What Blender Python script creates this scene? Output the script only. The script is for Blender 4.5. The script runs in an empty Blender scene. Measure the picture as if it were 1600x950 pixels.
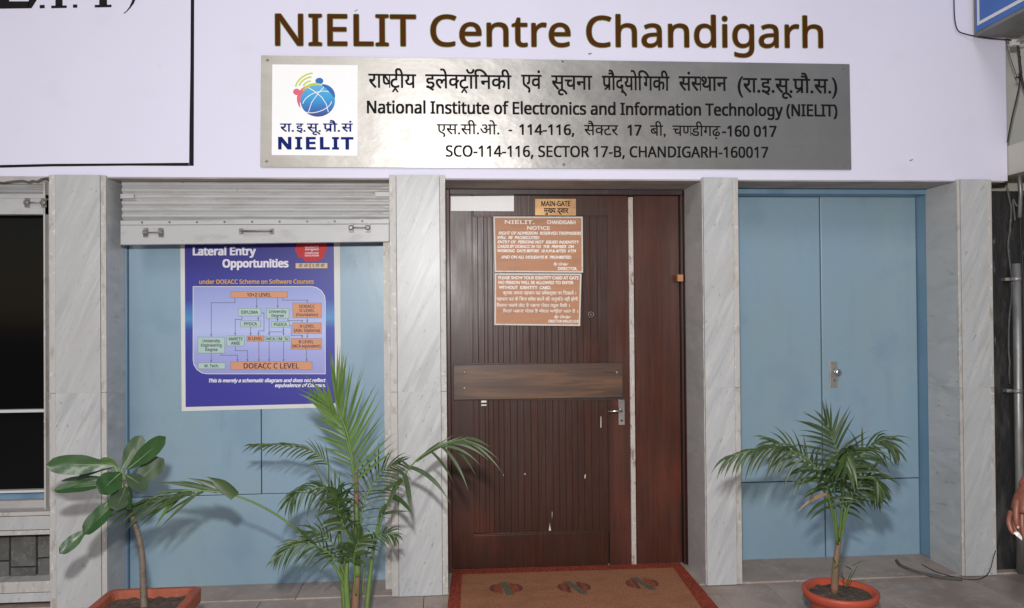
import bpy, bmesh, math, random, re
from mathutils import Vector, Matrix, Quaternion
random.seed(7)
S = bpy.context.scene
C = S.collection
R = math.radians

# ------------------------------------------------------------------ camera
F_PX = 1260.0                      # focal length in pixels of the 1600 px wide photograph
YAW, PITCH, ROLL = math.atan(100/1260), math.atan(12/1260), -0.0085
CAM = Vector((0, -4.70, 1.63))
fwd = Vector((math.sin(YAW)*math.cos(PITCH), math.cos(YAW)*math.cos(PITCH), math.sin(PITCH)))
rgt = fwd.cross(Vector((0, 0, 1))).normalized()
upv = rgt.cross(fwd)
q = Quaternion(fwd, -ROLL)
rgt = q @ rgt; upv = q @ upv
cam = bpy.data.cameras.new('camera'); co = bpy.data.objects.new('camera', cam); C.objects.link(co)
co.matrix_world = Matrix.Translation(CAM) @ Matrix((rgt, upv, -fwd)).transposed().to_4x4()
cam.sensor_width = 36; cam.lens = F_PX/1600*36; cam.clip_start = 0.05; cam.clip_end = 600
S.camera = co

# ------------------------------------------------------------------ world, sun, exposure
W = bpy.data.worlds.new('World'); S.world = W; W.use_nodes = True
nt = W.node_tree; sky = nt.nodes.new('ShaderNodeTexSky'); sky.sky_type = 'NISHITA'; sky.sun_disc = False
SUN_EL, SUN_AZ = R(34), R(196)     # azimuth clockwise from +Y: behind the camera, a little left
sky.sun_elevation = SUN_EL; sky.sun_rotation = SUN_AZ
nt.links.new(sky.outputs[0], nt.nodes['Background'].inputs[0]); nt.nodes['Background'].inputs[1].default_value = 0.05
sd = bpy.data.lights.new('sun', 'SUN'); sd.energy = 0.5; sd.angle = R(18); sd.color = (1, .95, .88)
so = bpy.data.objects.new('sun', sd); C.objects.link(so)
sdir = Vector((math.sin(SUN_AZ)*math.cos(SUN_EL), math.cos(SUN_AZ)*math.cos(SUN_EL), math.sin(SUN_EL)))
so.rotation_euler = sdir.to_track_quat('Z', 'Y').to_euler()
# the photographer's flash: its glare shows on the steel plate, the lacquered door and the blue panels
fl = bpy.data.lights.new('camera_flash', 'POINT'); fl.energy = 620; fl.shadow_soft_size = 0.065; fl.color = (1, .985, .98)
fo = bpy.data.objects.new('camera_flash', fl); C.objects.link(fo); fo.location = CAM + Vector((-.08, -.1, .62))
S.view_settings.view_transform = 'Standard'; S.view_settings.look = 'None'
S.view_settings.exposure = 0.0; S.view_settings.gamma = 1; S.view_settings.use_curve_mapping = False

# ------------------------------------------------------------------ photograph geometry -> metres
def ray(px, py): return fwd*F_PX + rgt*(px-800) - upv*(py-475)
def at(px, py, Y=0.0):
    d = ray(px, py); return CAM + d*((Y-CAM.y)/d.y)
def ground(px, py, Z=0.0):
    d = ray(px, py); return CAM + d*((Z-CAM.z)/d.z)
def rect(x0, y0, x1, y1, Y):
    a, b, c, d = at(x0, y0, Y), at(x1, y0, Y), at(x0, y1, Y), at(x1, y1, Y)
    return (a.x+c.x)/2, (b.x+d.x)/2, (c.z+d.z)/2, (a.z+b.z)/2     # x0 x1 z0 z1

# ------------------------------------------------------------------ materials
def mat(name, base, rough=.5, metal=0, spec=.5, layers=(), bump=None, aniso=0, rnd=True, coat=0, rough2=None, trans=0):
    m = bpy.data.materials.new(name); m.use_nodes = True; t = m.node_tree; N = t.nodes; L = t.links
    b = N['Principled BSDF']
    b.inputs['Base Color'].default_value = (*base, 1); b.inputs['Roughness'].default_value = rough
    b.inputs['Metallic'].default_value = metal; b.inputs['Specular IOR Level'].default_value = spec
    if coat: b.inputs['Coat Weight'].default_value = coat; b.inputs['Coat Roughness'].default_value = .12
    geo = N.new('ShaderNodeNewGeometry'); vec = geo.outputs['Position']
    if rnd:
        oi = N.new('ShaderNodeObjectInfo'); ml = N.new('ShaderNodeMath'); ml.operation = 'MULTIPLY'; ml.inputs[1].default_value = 9
        ad = N.new('ShaderNodeVectorMath'); L.new(oi.outputs['Random'], ml.inputs[0]); L.new(vec, ad.inputs[0]); L.new(ml.outputs[0], ad.inputs[1]); vec = ad.outputs[0]
    def noise(scale, detail=4, dist=0, rot=(0, 0, 0)):
        mp = N.new('ShaderNodeMapping'); mp.inputs['Scale'].default_value = scale if hasattr(scale, '__len__') else (scale,)*3
        v = vec
        if any(rot):
            m2 = N.new('ShaderNodeMapping'); m2.inputs['Rotation'].default_value = rot; L.new(v, m2.inputs[0]); v = m2.outputs[0]
        L.new(v, mp.inputs[0]); n = N.new('ShaderNodeTexNoise'); n.inputs['Scale'].default_value = 1
        n.inputs['Detail'].default_value = detail; n.inputs['Distortion'].default_value = dist; L.new(mp.outputs[0], n.inputs['Vector']); return n.outputs['Fac']
    col = None
    for ly in layers:                       # (scale, colour, lo, hi, amount, rotation, detail, distortion)
        sc, c2, lo, hi, amt = ly[:5]; rot = ly[5] if len(ly) > 5 else (0, 0, 0); det = ly[6] if len(ly) > 6 else 4; ds = ly[7] if len(ly) > 7 else 0
        f = noise(sc, det, ds, rot); mr = N.new('ShaderNodeMapRange'); mr.inputs[1].default_value = lo; mr.inputs[2].default_value = hi
        mr.inputs[3].default_value = 0; mr.inputs[4].default_value = amt; mr.interpolation_type = 'SMOOTHSTEP'; L.new(f, mr.inputs[0])
        mx = N.new('ShaderNodeMix'); mx.data_type = 'RGBA'; L.new(mr.outputs[0], mx.inputs[0])
        if col: L.new(col, mx.inputs[6])
        else: mx.inputs[6].default_value = (*base, 1)
        mx.inputs[7].default_value = (*c2, 1); col = mx.outputs[2]
    if col: L.new(col, b.inputs['Base Color'])
    if rough2:
        f = noise(rough2[0], 4); mr = N.new('ShaderNodeMapRange'); mr.inputs[1].default_value = .3; mr.inputs[2].default_value = .7
        mr.inputs[3].default_value = rough; mr.inputs[4].default_value = rough2[1]; L.new(f, mr.inputs[0]); L.new(mr.outputs[0], b.inputs['Roughness'])
    if bump:
        f = noise(bump[0], 5); bp = N.new('ShaderNodeBump'); bp.inputs['Strength'].default_value = bump[1]; bp.inputs['Distance'].default_value = bump[2]
        L.new(f, bp.inputs['Height']); L.new(bp.outputs[0], b.inputs['Normal'])
    if aniso:
        b.inputs['Anisotropic'].default_value = aniso
        tg = N.new('ShaderNodeCombineXYZ'); tg.inputs[0].default_value = 0; tg.inputs[1].default_value = 0; tg.inputs[2].default_value = 1
        L.new(tg.outputs[0], b.inputs['Tangent'])
    m['x'] = 1
    return m
def flat(name, c, rough=.55, spec=.4): return mat(name, c, rough, spec=spec, rnd=False)
DIAG = (0, R(-24), 0)
M = {}
M['plaster'] = mat('lavender_white_distemper', (.725, .71, .85), .62, spec=.35, rnd=False,
    layers=[((.9, .9, .7), (.65, .63, .76), .45, .75, .4), ((3, 3, 5), (.66, .62, .72), .55, .8, .35), ((30, 30, 9), (.5, .48, .56), .68, .8, .25)], bump=((9, 9, 9), .25, .006))
M['soffit'] = mat('dusty_plaster', (.42, .395, .375), .85, rnd=False, layers=[((4, 8, 8), (.27, .25, .235), .45, .7, .8)], bump=(30, .4, .004))
M['marble'] = mat('white_veined_marble', (.475, .48, .485), .36, spec=.4,
    layers=[((20, 3, 2.2), (.345, .355, .36), .44, .74, .65, DIAG, 8, .5), ((38, 5, 3.6), (.58, .58, .57), .48, .70, .6, DIAG, 7, .5),
            ((85, 9, 28), (.20, .195, .185), .60, .76, .7, DIAG, 8, .8), ((2.2, 2, 1.6), (.43, .415, .395), .5, .75, .5), ((1.2, 1, .5), (.42, .42, .415), .4, .65, .5)], bump=((14, 14, 6), .1, .002))
M['marble_edge'] = mat('chipped_marble_edge', (.48, .46, .435), .5, layers=[((25, 9, 12), (.33, .29, .25), .52, .7, .7), ((60, 60, 30), (.7, .7, .68), .6, .7, .6)], bump=(40, .5, .003))
M['joint'] = mat('cement_joint', (.25, .23, .21), .9, layers=[(20, (.14, .13, .12), .4, .7, .8)], bump=(60, .5, .004))
M['blue'] = mat('pale_blue_enamel', (.245, .36, .455), .36, spec=.5, rnd=False,
    layers=[((1.6, 1, .9), (.25, .355, .405), .42, .7, .7), ((7, 4, 2), (.18, .275, .35), .55, .8, .5), ((50, 10, 14), (.30, .37, .40), .7, .78, .6), ((3, 1, 3), (.19, .29, .39), .52, .7, .5), ((1.5, 1, 1.1), (.30, .375, .40), .58, .8, .5), ((22, 9, 2.2), (.28, .36, .40), .62, .8, .35), ((4, 4, 3), (.25, .29, .30), .62, .82, .5)],
    bump=((3, 3, 2.5), .22, .012), rough2=((2.5, 2, 3), .24))
M['blue_dark'] = mat('blue_enamel_frame', (.165, .285, .40), .38, spec=.5, rnd=False, layers=[((6, 4, 2), (.10, .20, .30), .45, .7, .6), ((60, 40, 20), (.3, .36, .4), .7, .76, .6)], bump=((4, 4, 3), .15, .006))
M['shutter'] = mat('grey_painted_shutter_steel', (.435, .435, .44), .42, spec=.5, layers=[((5, 5, 30), (.34, .33, .31), .48, .7, .7), ((40, 40, 40), (.14, .12, .10), .68, .75, .8), ((10, 5, 60), (.5, .5, .48), .55, .7, .5)], bump=(16, .15, .003))
M['rail'] = mat('light_grey_shutter_rail', (.45, .45, .455), .4, layers=[((6, 5, 14), (.33, .32, .31), .48, .7, .6), ((50, 40, 60), (.10, .08, .07), .70, .76, .9)], bump=(14, .12, .003))
M['rust'] = mat('worn_black_latch_steel', (.19, .18, .17), .45, metal=.5, layers=[(60, (.45, .43, .4), .52, .7, .8)])
M['wood'] = mat('dark_lacquered_wood', (.046, .0155, .010), .28, spec=.38, rnd=False,
    layers=[((34, 20, 1.6), (.075, .024, .014), .45, .75, .7, (0, 0, 0), 6, .5), ((2.1, 2, 1.5), (.11, .024, .012), .55, .76, .6), ((90, 60, 5), (.022, .012, .010), .5, .75, .7), ((120, 60, 18), (.30, .15, .09), .74, .78, .6)],
    bump=((60, 30, 3), .35, .0022), rough2=((5, 5, 2), .42))
M['wood_red'] = mat('reddish_lacquered_wood', (.064, .0185, .011), .28, spec=.38, rnd=True,
    layers=[((26, 20, 1.2), (.095, .030, .019), .42, .72, .7, (0, 0, 0), 6, .5), ((2.4, 2, 1.6), (.135, .028, .013), .54, .76, .65), ((80, 60, 4), (.035, .014, .011), .5, .75, .7)],
    bump=((50, 30, 3), .3, .002), rough2=((5, 5, 2), .46))
M['wood_frame'] = mat('black_brown_frame_wood', (.022, .012, .011), .45, layers=[((20, 20, 2), (.06, .022, .017), .5, .7, .8)], bump=((40, 40, 4), .3, .002))
M['kick'] = mat('brown_kick_board', (.085, .042, .028), .36, layers=[((1.5, 5, 14), (.17, .085, .042), .42, .66, .8, (0, 0, 0), 5, .4), ((4, 5, 50), (.05, .028, .022), .5, .7, .6)], bump=((4, 10, 60), .15, .001), coat=.3)
M['strip'] = mat('worn_white_strip', (.50, .45, .41), .5, layers=[((30, 10, 14), (.22, .15, .11), .55, .68, .85), ((90, 40, 50), (.7, .68, .64), .55, .7, .6)], bump=(60, .3, .001))
M['ply'] = mat('orange_brown_notice_board', (.45, .20, .095), .5, layers=[((5, 5, 26), (.36, .15, .07), .45, .7, .6, (0, R(6), 0), 5, .5), ((2, 2, 60), (.5, .25, .13), .5, .7, .5)], rnd=True)
M['brass'] = mat('dull_brass_plate', (.50, .29, .13), .38, metal=.45, layers=[((9, 5, 12), (.34, .18, .08), .45, .7, .7)])
M['white_print'] = mat('white_hand_lettering', (.86, .81, .76), .6, layers=[(90, (.5, .38, .3), .55, .7, .6)])
M['cream_border'] = mat('white_painted_border', (.66, .62, .57), .5, layers=[(50, (.45, .38, .32), .55, .7, .6)])
M['black_print'] = flat('black_print', (.012, .011, .011), .75, .15)
M['engraved'] = mat('engraved_black_lettering', (.012, .011, .011), .8, spec=.08, rnd=False)
M['steel'] = mat('brushed_stainless_steel', (.405, .39, .37), .38, metal=.80, aniso=.6, rnd=False,
    layers=[((1.1, 1, 200), (.44, .425, .405), .4, .65, .35), ((2.2, 2, 3), (.35, .335, .315), .45, .7, .5), ((5, 4, 30), (.46, .44, .42), .55, .75, .3)], bump=((1.6, 1, 2.4), .45, .03), rough2=((2.5, 2, 6), .48))
M['chrome'] = mat('chrome', (.72, .71, .70), .2, metal=1)
M['alu'] = mat('worn_aluminium', (.55, .53, .50), .35, metal=.8, layers=[(60, (.25, .23, .2), .55, .7, .6)])
M['terra'] = mat('terracotta', (.36, .088, .045), .72, layers=[(7, (.26, .065, .035), .45, .7, .7), (40, (.44, .15, .09), .6, .72, .6), ((3, 3, 9), (.20, .07, .045), .55, .75, .5)], bump=(50, .25, .002))
M['terra_red'] = mat('red_painted_pot', (.46, .075, .035), .5, layers=[(7, (.34, .055, .03), .45, .7, .7), (60, (.16, .06, .04), .66, .73, .7)], bump=(40, .2, .002))
M['soil'] = mat('dry_soil', (.085, .058, .042), .95, layers=[(45, (.16, .12, .09), .5, .7, .9), (20, (.04, .03, .022), .5, .7, .8)], bump=(55, 1, .012))
M['floor'] = mat('worn_stone_paving', (.41, .325, .275), .7, layers=[(3, (.30, .235, .195), .42, .68, .85), ((16, 16, 4), (.50, .41, .35), .52, .72, .6), (70, (.17, .14, .12), .6, .72, .7), ((1.2, 1.6, 1), (.39, .32, .28), .5, .7, .6)], bump=(26, .45, .004), rough2=(4, .5))
M['ground'] = mat('street_paving', (.16, .15, .14), .8, rnd=False, layers=[(1.5, (.12, .11, .10), .4, .7, .8), (40, (.2, .19, .17), .5, .7, .6)])
M['glass'] = mat('dark_glass', (.0035, .0035, .004), .09, spec=.18, rnd=False)
M['winmetal'] = mat('white_painted_window_bar', (.58, .58, .57), .4)
M['cement'] = mat('grey_cement_block', (.12, .118, .112), .85, layers=[(9, (.075, .073, .07), .4, .65, .8), (50, (.19, .185, .17), .55, .7, .6)], bump=(40, .6, .004))
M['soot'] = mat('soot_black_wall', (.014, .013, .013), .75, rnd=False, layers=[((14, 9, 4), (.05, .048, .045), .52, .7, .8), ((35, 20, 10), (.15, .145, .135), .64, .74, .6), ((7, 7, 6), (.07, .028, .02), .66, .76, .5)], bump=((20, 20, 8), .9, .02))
M['cream'] = mat('cream_plaster', (.52, .50, .44), .7, layers=[(5, (.4, .38, .33), .45, .7, .7)])
M['pipe'] = mat('galvanised_conduit', (.36, .36, .35), .42, metal=.55, layers=[((20, 20, 5), (.2, .19, .18), .48, .7, .7)])
M['cable'] = flat('black_cable', (.02, .02, .02), .5)
M['greycable'] = mat('dusty_grey_hose', (.09, .085, .08), .7, layers=[(30, (.17, .15, .13), .5, .7, .7)])
M['signblue'] = mat('blue_sign_sheet', (.035, .13, .42), .35, rnd=False, layers=[(5, (.03, .11, .36), .4, .7, .6)])
M['signwhite'] = flat('white_sign_film', (.66, .66, .64))
M['signgrey'] = mat('grey_sheet_metal', (.17, .17, .165), .5, layers=[(8, (.10, .10, .095), .45, .7, .7)])
M['brown_letter'] = flat('dark_brown_lettering', (.075, .026, .004), .8, .08)
M['green_line'] = flat('olive_green_outline', (.22, .26, .11), .5)
M['logo_white'] = flat('white_sticker', (.92, .92, .93), .45)
M['navy'] = flat('navy_print', (.006, .018, .15), .7, .1)
M['coir'] = None
M['skin'] = mat('brown_skin', (.16, .052, .031), .5, layers=[(60, (.11, .034, .021), .45, .7, .7), (14, (.20, .068, .042), .5, .7, .5)], bump=(120, .3, .001), rnd=False)
M['nail'] = flat('finger_nail', (.50, .26, .20), .35)
M['paper'] = mat('crumpled_white_paper', (.78, .78, .76), .7)
M['shirt'] = mat('checked_cotton_shirt', (.20, .23, .30), .85, layers=[((9, 9, 9), (.15, .17, .24), .4, .7, .7)], bump=(60, .3, .002))
M['trouser'] = mat('charcoal_trousers', (.035, .035, .04), .85)
M['hair'] = mat('black_hair', (.012, .010, .009), .5)
M['shoe'] = mat('black_shoe', (.015, .014, .014), .4)

def leafmat(name, a, b, c, rough=.4):
    m = mat(name, a, rough, spec=.45, layers=[((18, 18, 18), b, .42, .68, .8), ((5, 5, 5), c, .5, .72, .6)])
    t = m.node_tree; bs = t.nodes['Principled BSDF']; tr = t.nodes.new('ShaderNodeBsdfTranslucent'); mx = t.nodes.new('ShaderNodeMixShader')
    tr.inputs[0].default_value = (*[x*1.2 for x in c], 1); mx.inputs[0].default_value = .18
    out = [n for n in t.nodes if n.type == 'OUTPUT_MATERIAL'][0]
    t.links.new(bs.outputs[0], mx.inputs[1]); t.links.new(tr.outputs[0], mx.inputs[2]); t.links.new(mx.outputs[0], out.inputs[0]); return m
M['leaf'] = leafmat('bright_palm_green', (.095, .180, .032), (.065, .130, .028), (.15, .23, .05))
M['leaf2'] = leafmat('grey_green_palm', (.068, .102, .042), (.048, .076, .034), (.100, .135, .058))
M['leaf3'] = leafmat('deep_palm_green', (.048, .088, .024), (.032, .060, .020), (.075, .125, .036))
M['leafdry'] = leafmat('dry_leaf_tip', (.33, .20, .12), (.25, .16, .10), (.4, .26, .17))
M['broad'] = leafmat('broad_leaf_green', (.036, .092, .026), (.028, .070, .024), (.058, .120, .034), .33)
M['broad2'] = leafmat('dusty_broad_leaf', (.065, .105, .052), (.050, .080, .045), (.085, .13, .06), .5)
M['rib'] = flat('pale_leaf_rib', (.24, .33, .15))
M['petiole'] = mat('green_petiole', (.11, .19, .045), .45, layers=[(20, (.16, .22, .07), .45, .7, .7)])
M['sheath'] = mat('fibrous_palm_base', (.20, .12, .075), .7, layers=[((60, 60, 8), (.11, .10, .045), .45, .65, .8), (14, (.26, .10, .07), .5, .7, .7)], bump=((60, 60, 9), .6, .004))
M['bark'] = mat('grey_brown_bark', (.155, .115, .085), .75, layers=[((30, 30, 60), (.09, .07, .052), .45, .65, .8), (12, (.21, .165, .125), .5, .7, .7)], bump=((50, 50, 90), .6, .004))

# ------------------------------------------------------------------ object helpers
def origin(o):
    v = Vector((0, 0, 0))
    while o is not None: v += o.location; o = o.parent
    return v
def link(name, me, parent=None):
    o = bpy.data.objects.new(name, me); C.objects.link(o)
    if parent: o.parent = parent
    return o
def thing(name, label, cat, loc, group=None):
    o = bpy.data.objects.new(name, None); C.objects.link(o); o.location = loc; o.empty_display_size = .1
    return tag(o, label, cat, group)
def tag(o, label, cat, group=None):
    o['label'] = label; o['category'] = cat
    if group: o['group'] = group
    return o
class MB:
    def __init__(s): s.v = []; s.f = []; s.sm = []
    def add(s, vs, fs, smooth=False):
        k = len(s.v); s.v += [Vector(p) for p in vs]; s.f += [tuple(i+k for i in f) for f in fs]; s.sm += [smooth]*len(fs); return s
    def box(s, x0, x1, y0, y1, z0, z1):
        return s.add([(x0,y0,z0),(x1,y0,z0),(x1,y1,z0),(x0,y1,z0),(x0,y0,z1),(x1,y0,z1),(x1,y1,z1),(x0,y1,z1)],
                     [(0,3,2,1),(4,5,6,7),(0,1,5,4),(1,2,6,5),(2,3,7,6),(3,0,4,7)])
    def pbox(s, x0, y0, x1, y1, Yf, Yb):         # box whose front face is seen over these pixels
        a, b, c, d = rect(x0, y0, x1, y1, Yf); return s.box(a, b, Yf, Yb, c, d)
    def prism(s, pts, Yf, Yb):                    # polygon of (x, z) extruded front to back
        n = len(pts); return s.add([(p[0], Yf, p[1]) for p in pts]+[(p[0], Yb, p[1]) for p in pts],
              [tuple(range(n)), tuple(range(2*n-1, n-1, -1))]+[(i, i+n, (i+1) % n+n, (i+1) % n) for i in range(n)])
    def pprism(s, pix, Yf, Yb): return s.prism([(lambda p: (p.x, p.z))(at(x, y, Yf)) for x, y in pix], Yf, Yb)
    def tube(s, pts, rad, n=8, cap=True):
        pts = [Vector(p) for p in pts]; rad = rad if hasattr(rad, '__len__') else [rad]*len(pts)
        k = len(s.v); ref = None
        for i, p in enumerate(pts):
            t = (pts[min(i+1, len(pts)-1)]-pts[max(i-1, 0)]).normalized()
            if ref is None: ref = t.orthogonal().normalized()
            ref = (ref-t*ref.dot(t)); ref = ref.normalized() if ref.length > 1e-6 else t.orthogonal().normalized()
            bn = t.cross(ref)
            for j in range(n):
                a = 2*math.pi*j/n; s.v.append(p+(ref*math.cos(a)+bn*math.sin(a))*rad[i])
        for i in range(len(pts)-1):
            for j in range(n):
                s.f.append((k+i*n+j, k+i*n+(j+1) % n, k+(i+1)*n+(j+1) % n, k+(i+1)*n+j)); s.sm.append(True)
        if cap:
            s.f.append(tuple(k+j for j in range(n-1, -1, -1))); s.sm.append(False)
            e = k+(len(pts)-1)*n; s.f.append(tuple(e+j for j in range(n))); s.sm.append(False)
        return s
    def lathe(s, c, prof, n=40, axis='Z', sm=True):   # prof: (radius, height)
        k = len(s.v)
        for r, h in prof:
            for j in range(n):
                a = 2*math.pi*j/n
                if axis == 'Z': s.v.append(Vector((c[0]+r*math.cos(a), c[1]+r*math.sin(a), c[2]+h)))
                else: s.v.append(Vector((c[0]+r*math.cos(a), c[1]-h, c[2]+r*math.sin(a))))
        for i in range(len(prof)-1):
            for j in range(n):
                s.f.append((k+i*n+j, k+i*n+(j+1) % n, k+(i+1)*n+(j+1) % n, k+(i+1)*n+j)); s.sm.append(sm)
        e = k+(len(prof)-1)*n; s.f.append(tuple(e+j for j in range(n))); s.sm.append(False)
        return s
    def build(s, name, m, parent=None, bevel=0, seg=2, recalc=True):
        if parent is None:
            xs = [p.x for p in s.v]; ys = [p.y for p in s.v]; zs = [p.z for p in s.v]
            org = Vector(((min(xs)+max(xs))/2, (min(ys)+max(ys))/2, min(zs)))
        else: org = origin(parent)
        me = bpy.data.meshes.new(name); me.from_pydata([p-org for p in s.v], [], s.f)
        me.polygons.foreach_set('use_smooth', s.sm); me.materials.append(m)
        if recalc:
            bm = bmesh.new(); bm.from_mesh(me); bmesh.ops.recalc_face_normals(bm, faces=bm.faces); bm.to_mesh(me); bm.free()
        o = link(name, me, parent)
        if parent is None: o.location = org
        if bevel:
            b = o.modifiers.new('bevel', 'BEVEL'); b.width = bevel; b.segments = seg; b.limit_method = 'ANGLE'; b.angle_limit = R(40)
        return o
def plane_obj(name, pix, Y, m, parent, th=.0006): return MB().pprism(pix, Y, Y+th).build(name, m, parent)
def jit(a): return random.uniform(-a, a)
def bez(P, n):
    """smooth curve through the points P (Catmull-Rom)"""
    P = [Vector(p) for p in P]; out = []
    if len(P) == 2: return [P[0].lerp(P[1], i/n) for i in range(n+1)]
    Q = [P[0]*2-P[1]]+P+[P[-1]*2-P[-2]]; m = len(P)-1
    for i in range(n+1):
        u = i/n*m; k = min(int(u), m-1); t = u-k; a, b, c, d = Q[k:k+4]
        out.append(.5*((2*b)+(c-a)*t+(2*a-5*b+4*c-d)*t*t+(3*b-a-3*c+d)*t*t*t))
    return out

# ------------------------------------------------------------------ lettering
FONTS = {}
def font(n):
    if n is None: return None
    if n not in FONTS:
        try: FONTS[n] = bpy.data.fonts.load(bpy.utils.system_resource('DATAFILES')+'/fonts/'+n)
        except Exception: FONTS[n] = None
    return FONTS[n]
SANS = 'NotoSansMath-Regular.woff2'; HUM = 'NotoSansMath-Regular.woff2'
def glyphs(s, fnt=None, shear=0, space=1):
    c = bpy.data.curves.new('lettering', 'FONT'); c.body = s; c.shear = shear; c.space_character = space; c.resolution_u = 3
    f = font(fnt)
    if f: c.font = f
    o = bpy.data.objects.new('lettering', c); me = o.to_mesh()
    vs = [v.co.copy() for v in me.vertices]; fs = [tuple(p.vertices) for p in me.polygons]
    o.to_mesh_clear(); bpy.data.objects.remove(o); bpy.data.curves.remove(c)
    return vs, fs
def xmax(vs): return max((v.x for v in vs), default=0)
_adv = {}
def adv(s):
    if s not in _adv: _adv[s] = xmax(glyphs(s+'।')[0])-xmax(glyphs('।')[0])
    return _adv[s]
MARKS = set('ािीुूृेैोौंॅॉँ़ः')
HALFCUT = {'क': .70, 'फ': .70}
def stroke(a, b, w):
    a = Vector((*a, 0)); b = Vector((*b, 0)); d = (b-a).normalized(); n = Vector((-d.y, d.x, 0))*w/2
    return [a+n, a-n, b-n, b+n], [(0, 1, 2, 3)]
def deva(s):
    """lays Devanagari out: half forms, rakar and the short-i reordered"""
    V, Fc = [], []; x = 0; i = 0
    def put(vs, fs, dx):
        k = len(V); V.extend(v+Vector((dx, 0, 0)) for v in vs); Fc.extend(tuple(a+k for a in f) for f in fs)
    while i < len(s):
        ch = s[i]
        if ch == ' ' or not ('ऀ' <= ch <= 'ॿ'):
            j = i+1; vs, fs = glyphs(ch); put(vs, fs, x); x += adv(ch); i = j; continue
        # cluster: (cons virama)* cons marks*
        halves = []; rak = False
        while i+2 < len(s) and s[i+1] == '्':
            if s[i+2] == 'र':
                rak = True; break
            halves.append(s[i]); i += 1+1
        base = s[i]; i += 1
        if rak: i += 2
        marks = ''
        while i < len(s) and s[i] in MARKS: marks += s[i]; i += 1
        if 'ि' in marks:
            vs, fs = glyphs('ि'); m0 = min((v.x for v in vs), default=0)
            put(vs, fs, x-max(m0, 0)*0); x += adv('ि')-.07; marks = marks.replace('ि', '')
        for h in halves:
            vs, fs = glyphs(h); w = adv(h); cut = w*HALFCUT.get(h, .0) or w-.145
            if h == 'द': vs, fs = glyphs('द्'); put(vs, fs, x); x += w; continue
            bm = bmesh.new(); bv = [bm.verts.new(v) for v in vs]
            for f in fs:
                try: bm.faces.new([bv[a] for a in f])
                except ValueError: pass
            bmesh.ops.bisect_plane(bm, geom=bm.verts[:]+bm.edges[:]+bm.faces[:], plane_co=(cut, 0, 0), plane_no=(1, 0, 0), clear_outer=True)
            bm.verts.index_update(); put([v.co.copy() for v in bm.verts], [tuple(v.index for v in f.verts) for f in bm.faces], x); bm.free(); x += cut
        vs, fs = glyphs(base+marks); put(vs, fs, x); wb = adv(base)
        if rak:
            if base in 'टठडढ':
                cx = x+wb*.55; a, b = stroke((cx, -.02), (cx-.13, -.19), .05); put(a, b, 0); a, b = stroke((cx, -.02), (cx+.13, -.19), .05); put(a, b, 0)
            else:
                a, b = stroke((x+wb-.11, .20), (x+wb*.30, .02), .055); put(a, b, 0)
        x += adv(base+marks) if marks else wb
    return V, Fc
def H(fnt=None, ref='H'):
    k = (fnt, ref, 'h')
    if k not in _adv: _adv[k] = max(v.y for v in glyphs(ref, fnt)[0])
    return _adv[k]
def put_text(name, s, m, parent, p0, p1, cap, Y, fnt=None, shear=0, bold=0, dv=False, left=False, space=1, th=0, vec=None, slope=None):
    """text whose baseline runs from pixel p0 to p1, cap height in pixels; bold thickens by so many pixels; left: keep natural width"""
    if not dv: s = re.sub('([\u0a15-\u0a39])\u0a3f', '\u0a3f\\1', s)     # the short i of Gurmukhi stands before its letter
    vs, fs = vec if vec else (deva(s) if dv else glyphs(s, fnt, shear, space))
    if not vs: return
    x0 = min(v.x for v in vs); x1 = xmax(vs); h = H(None, 'र') if dv else H(fnt)
    A = at(*p0, Y); mpp = (at(p0[0]+1, p0[1], Y)-A).length; kz = cap*mpp/h
    D = at(*p1, Y)-A; D.y = 0; kx = D.length/(x1-x0) if not left else kz; dirx = D.normalized()
    b = MB(); n = 1 if not bold else 9
    for i in range(n):
        off = (0, 0) if i == 0 else ((1, 0), (-1, 0), (0, .7), (0, -.7), (1, .7), (-1, .7), (1, -.7), (-1, -.7))[i-1]
        e = bold*mpp*.5
        b.add([(A.x+dirx.x*kx*(v.x-x0)+off[0]*e, Y-.00004*i, A.z+dirx.z*kx*(v.x-x0)+v.y*kz+off[1]*e) for v in vs], fs)
    o = b.build(name, m, parent, recalc=False)
    if th:
        md = o.modifiers.new('thick', 'SOLIDIFY'); md.thickness = th; md.offset = 0
    return o

# ================================================================== SETTING: ground and paving
gm = MB(); gm.add([(-120, -160, -.16), (120, -160, -.16), (120, 120, -.16), (-120, 120, -.16)], [(0, 1, 2, 3)])
g = gm.build('ground', M['ground']); g['kind'] = 'structure'
pv = bpy.data.objects.new('pavement', None); C.objects.link(pv); pv['kind'] = 'structure'
MB().box(-9, 9, -9, .75, -.159, -.035).build('paving_base', M['joint'], pv)
rows = [(.75, .0), (-.006, -.60), (-.606, -1.25), (-1.256, -1.9), (-1.906, -2.55)]
for r, (yb, yf) in enumerate(rows):
    x = -4.6+(r*.27) % .5
    while x < 4.9:
        w = random.choice((.62, .78, .92)); h = .006 if r == 0 else jit(.0025)
        MB().box(x+.0012, x+w-.0012, yf, yb, -.034, h).build('paving_slab', M['floor'], pv, bevel=.004); x += w
MB().box(-8.9, 8.9, -8.9, -2.556, -.0345, .0).build('outer_paving', M['floor'], pv)

# ================================================================== facade wall above the openings
ZB = at(700, 279, 0).z
XR = at(1573, 150, 0).x
wl = thing('facade_wall', 'lavender white painted wall above the marble pillars and the doors', 'wall', (0, .3, ZB))
MB().box(-8, XR, 0, .62, ZB, 4.6).build('painted_plaster', M['plaster'], wl, bevel=.004)
MB().box(-8, XR-.02, .006, .61, ZB-.006, ZB-.0005).build('soffit', M['soffit'], wl)
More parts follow.
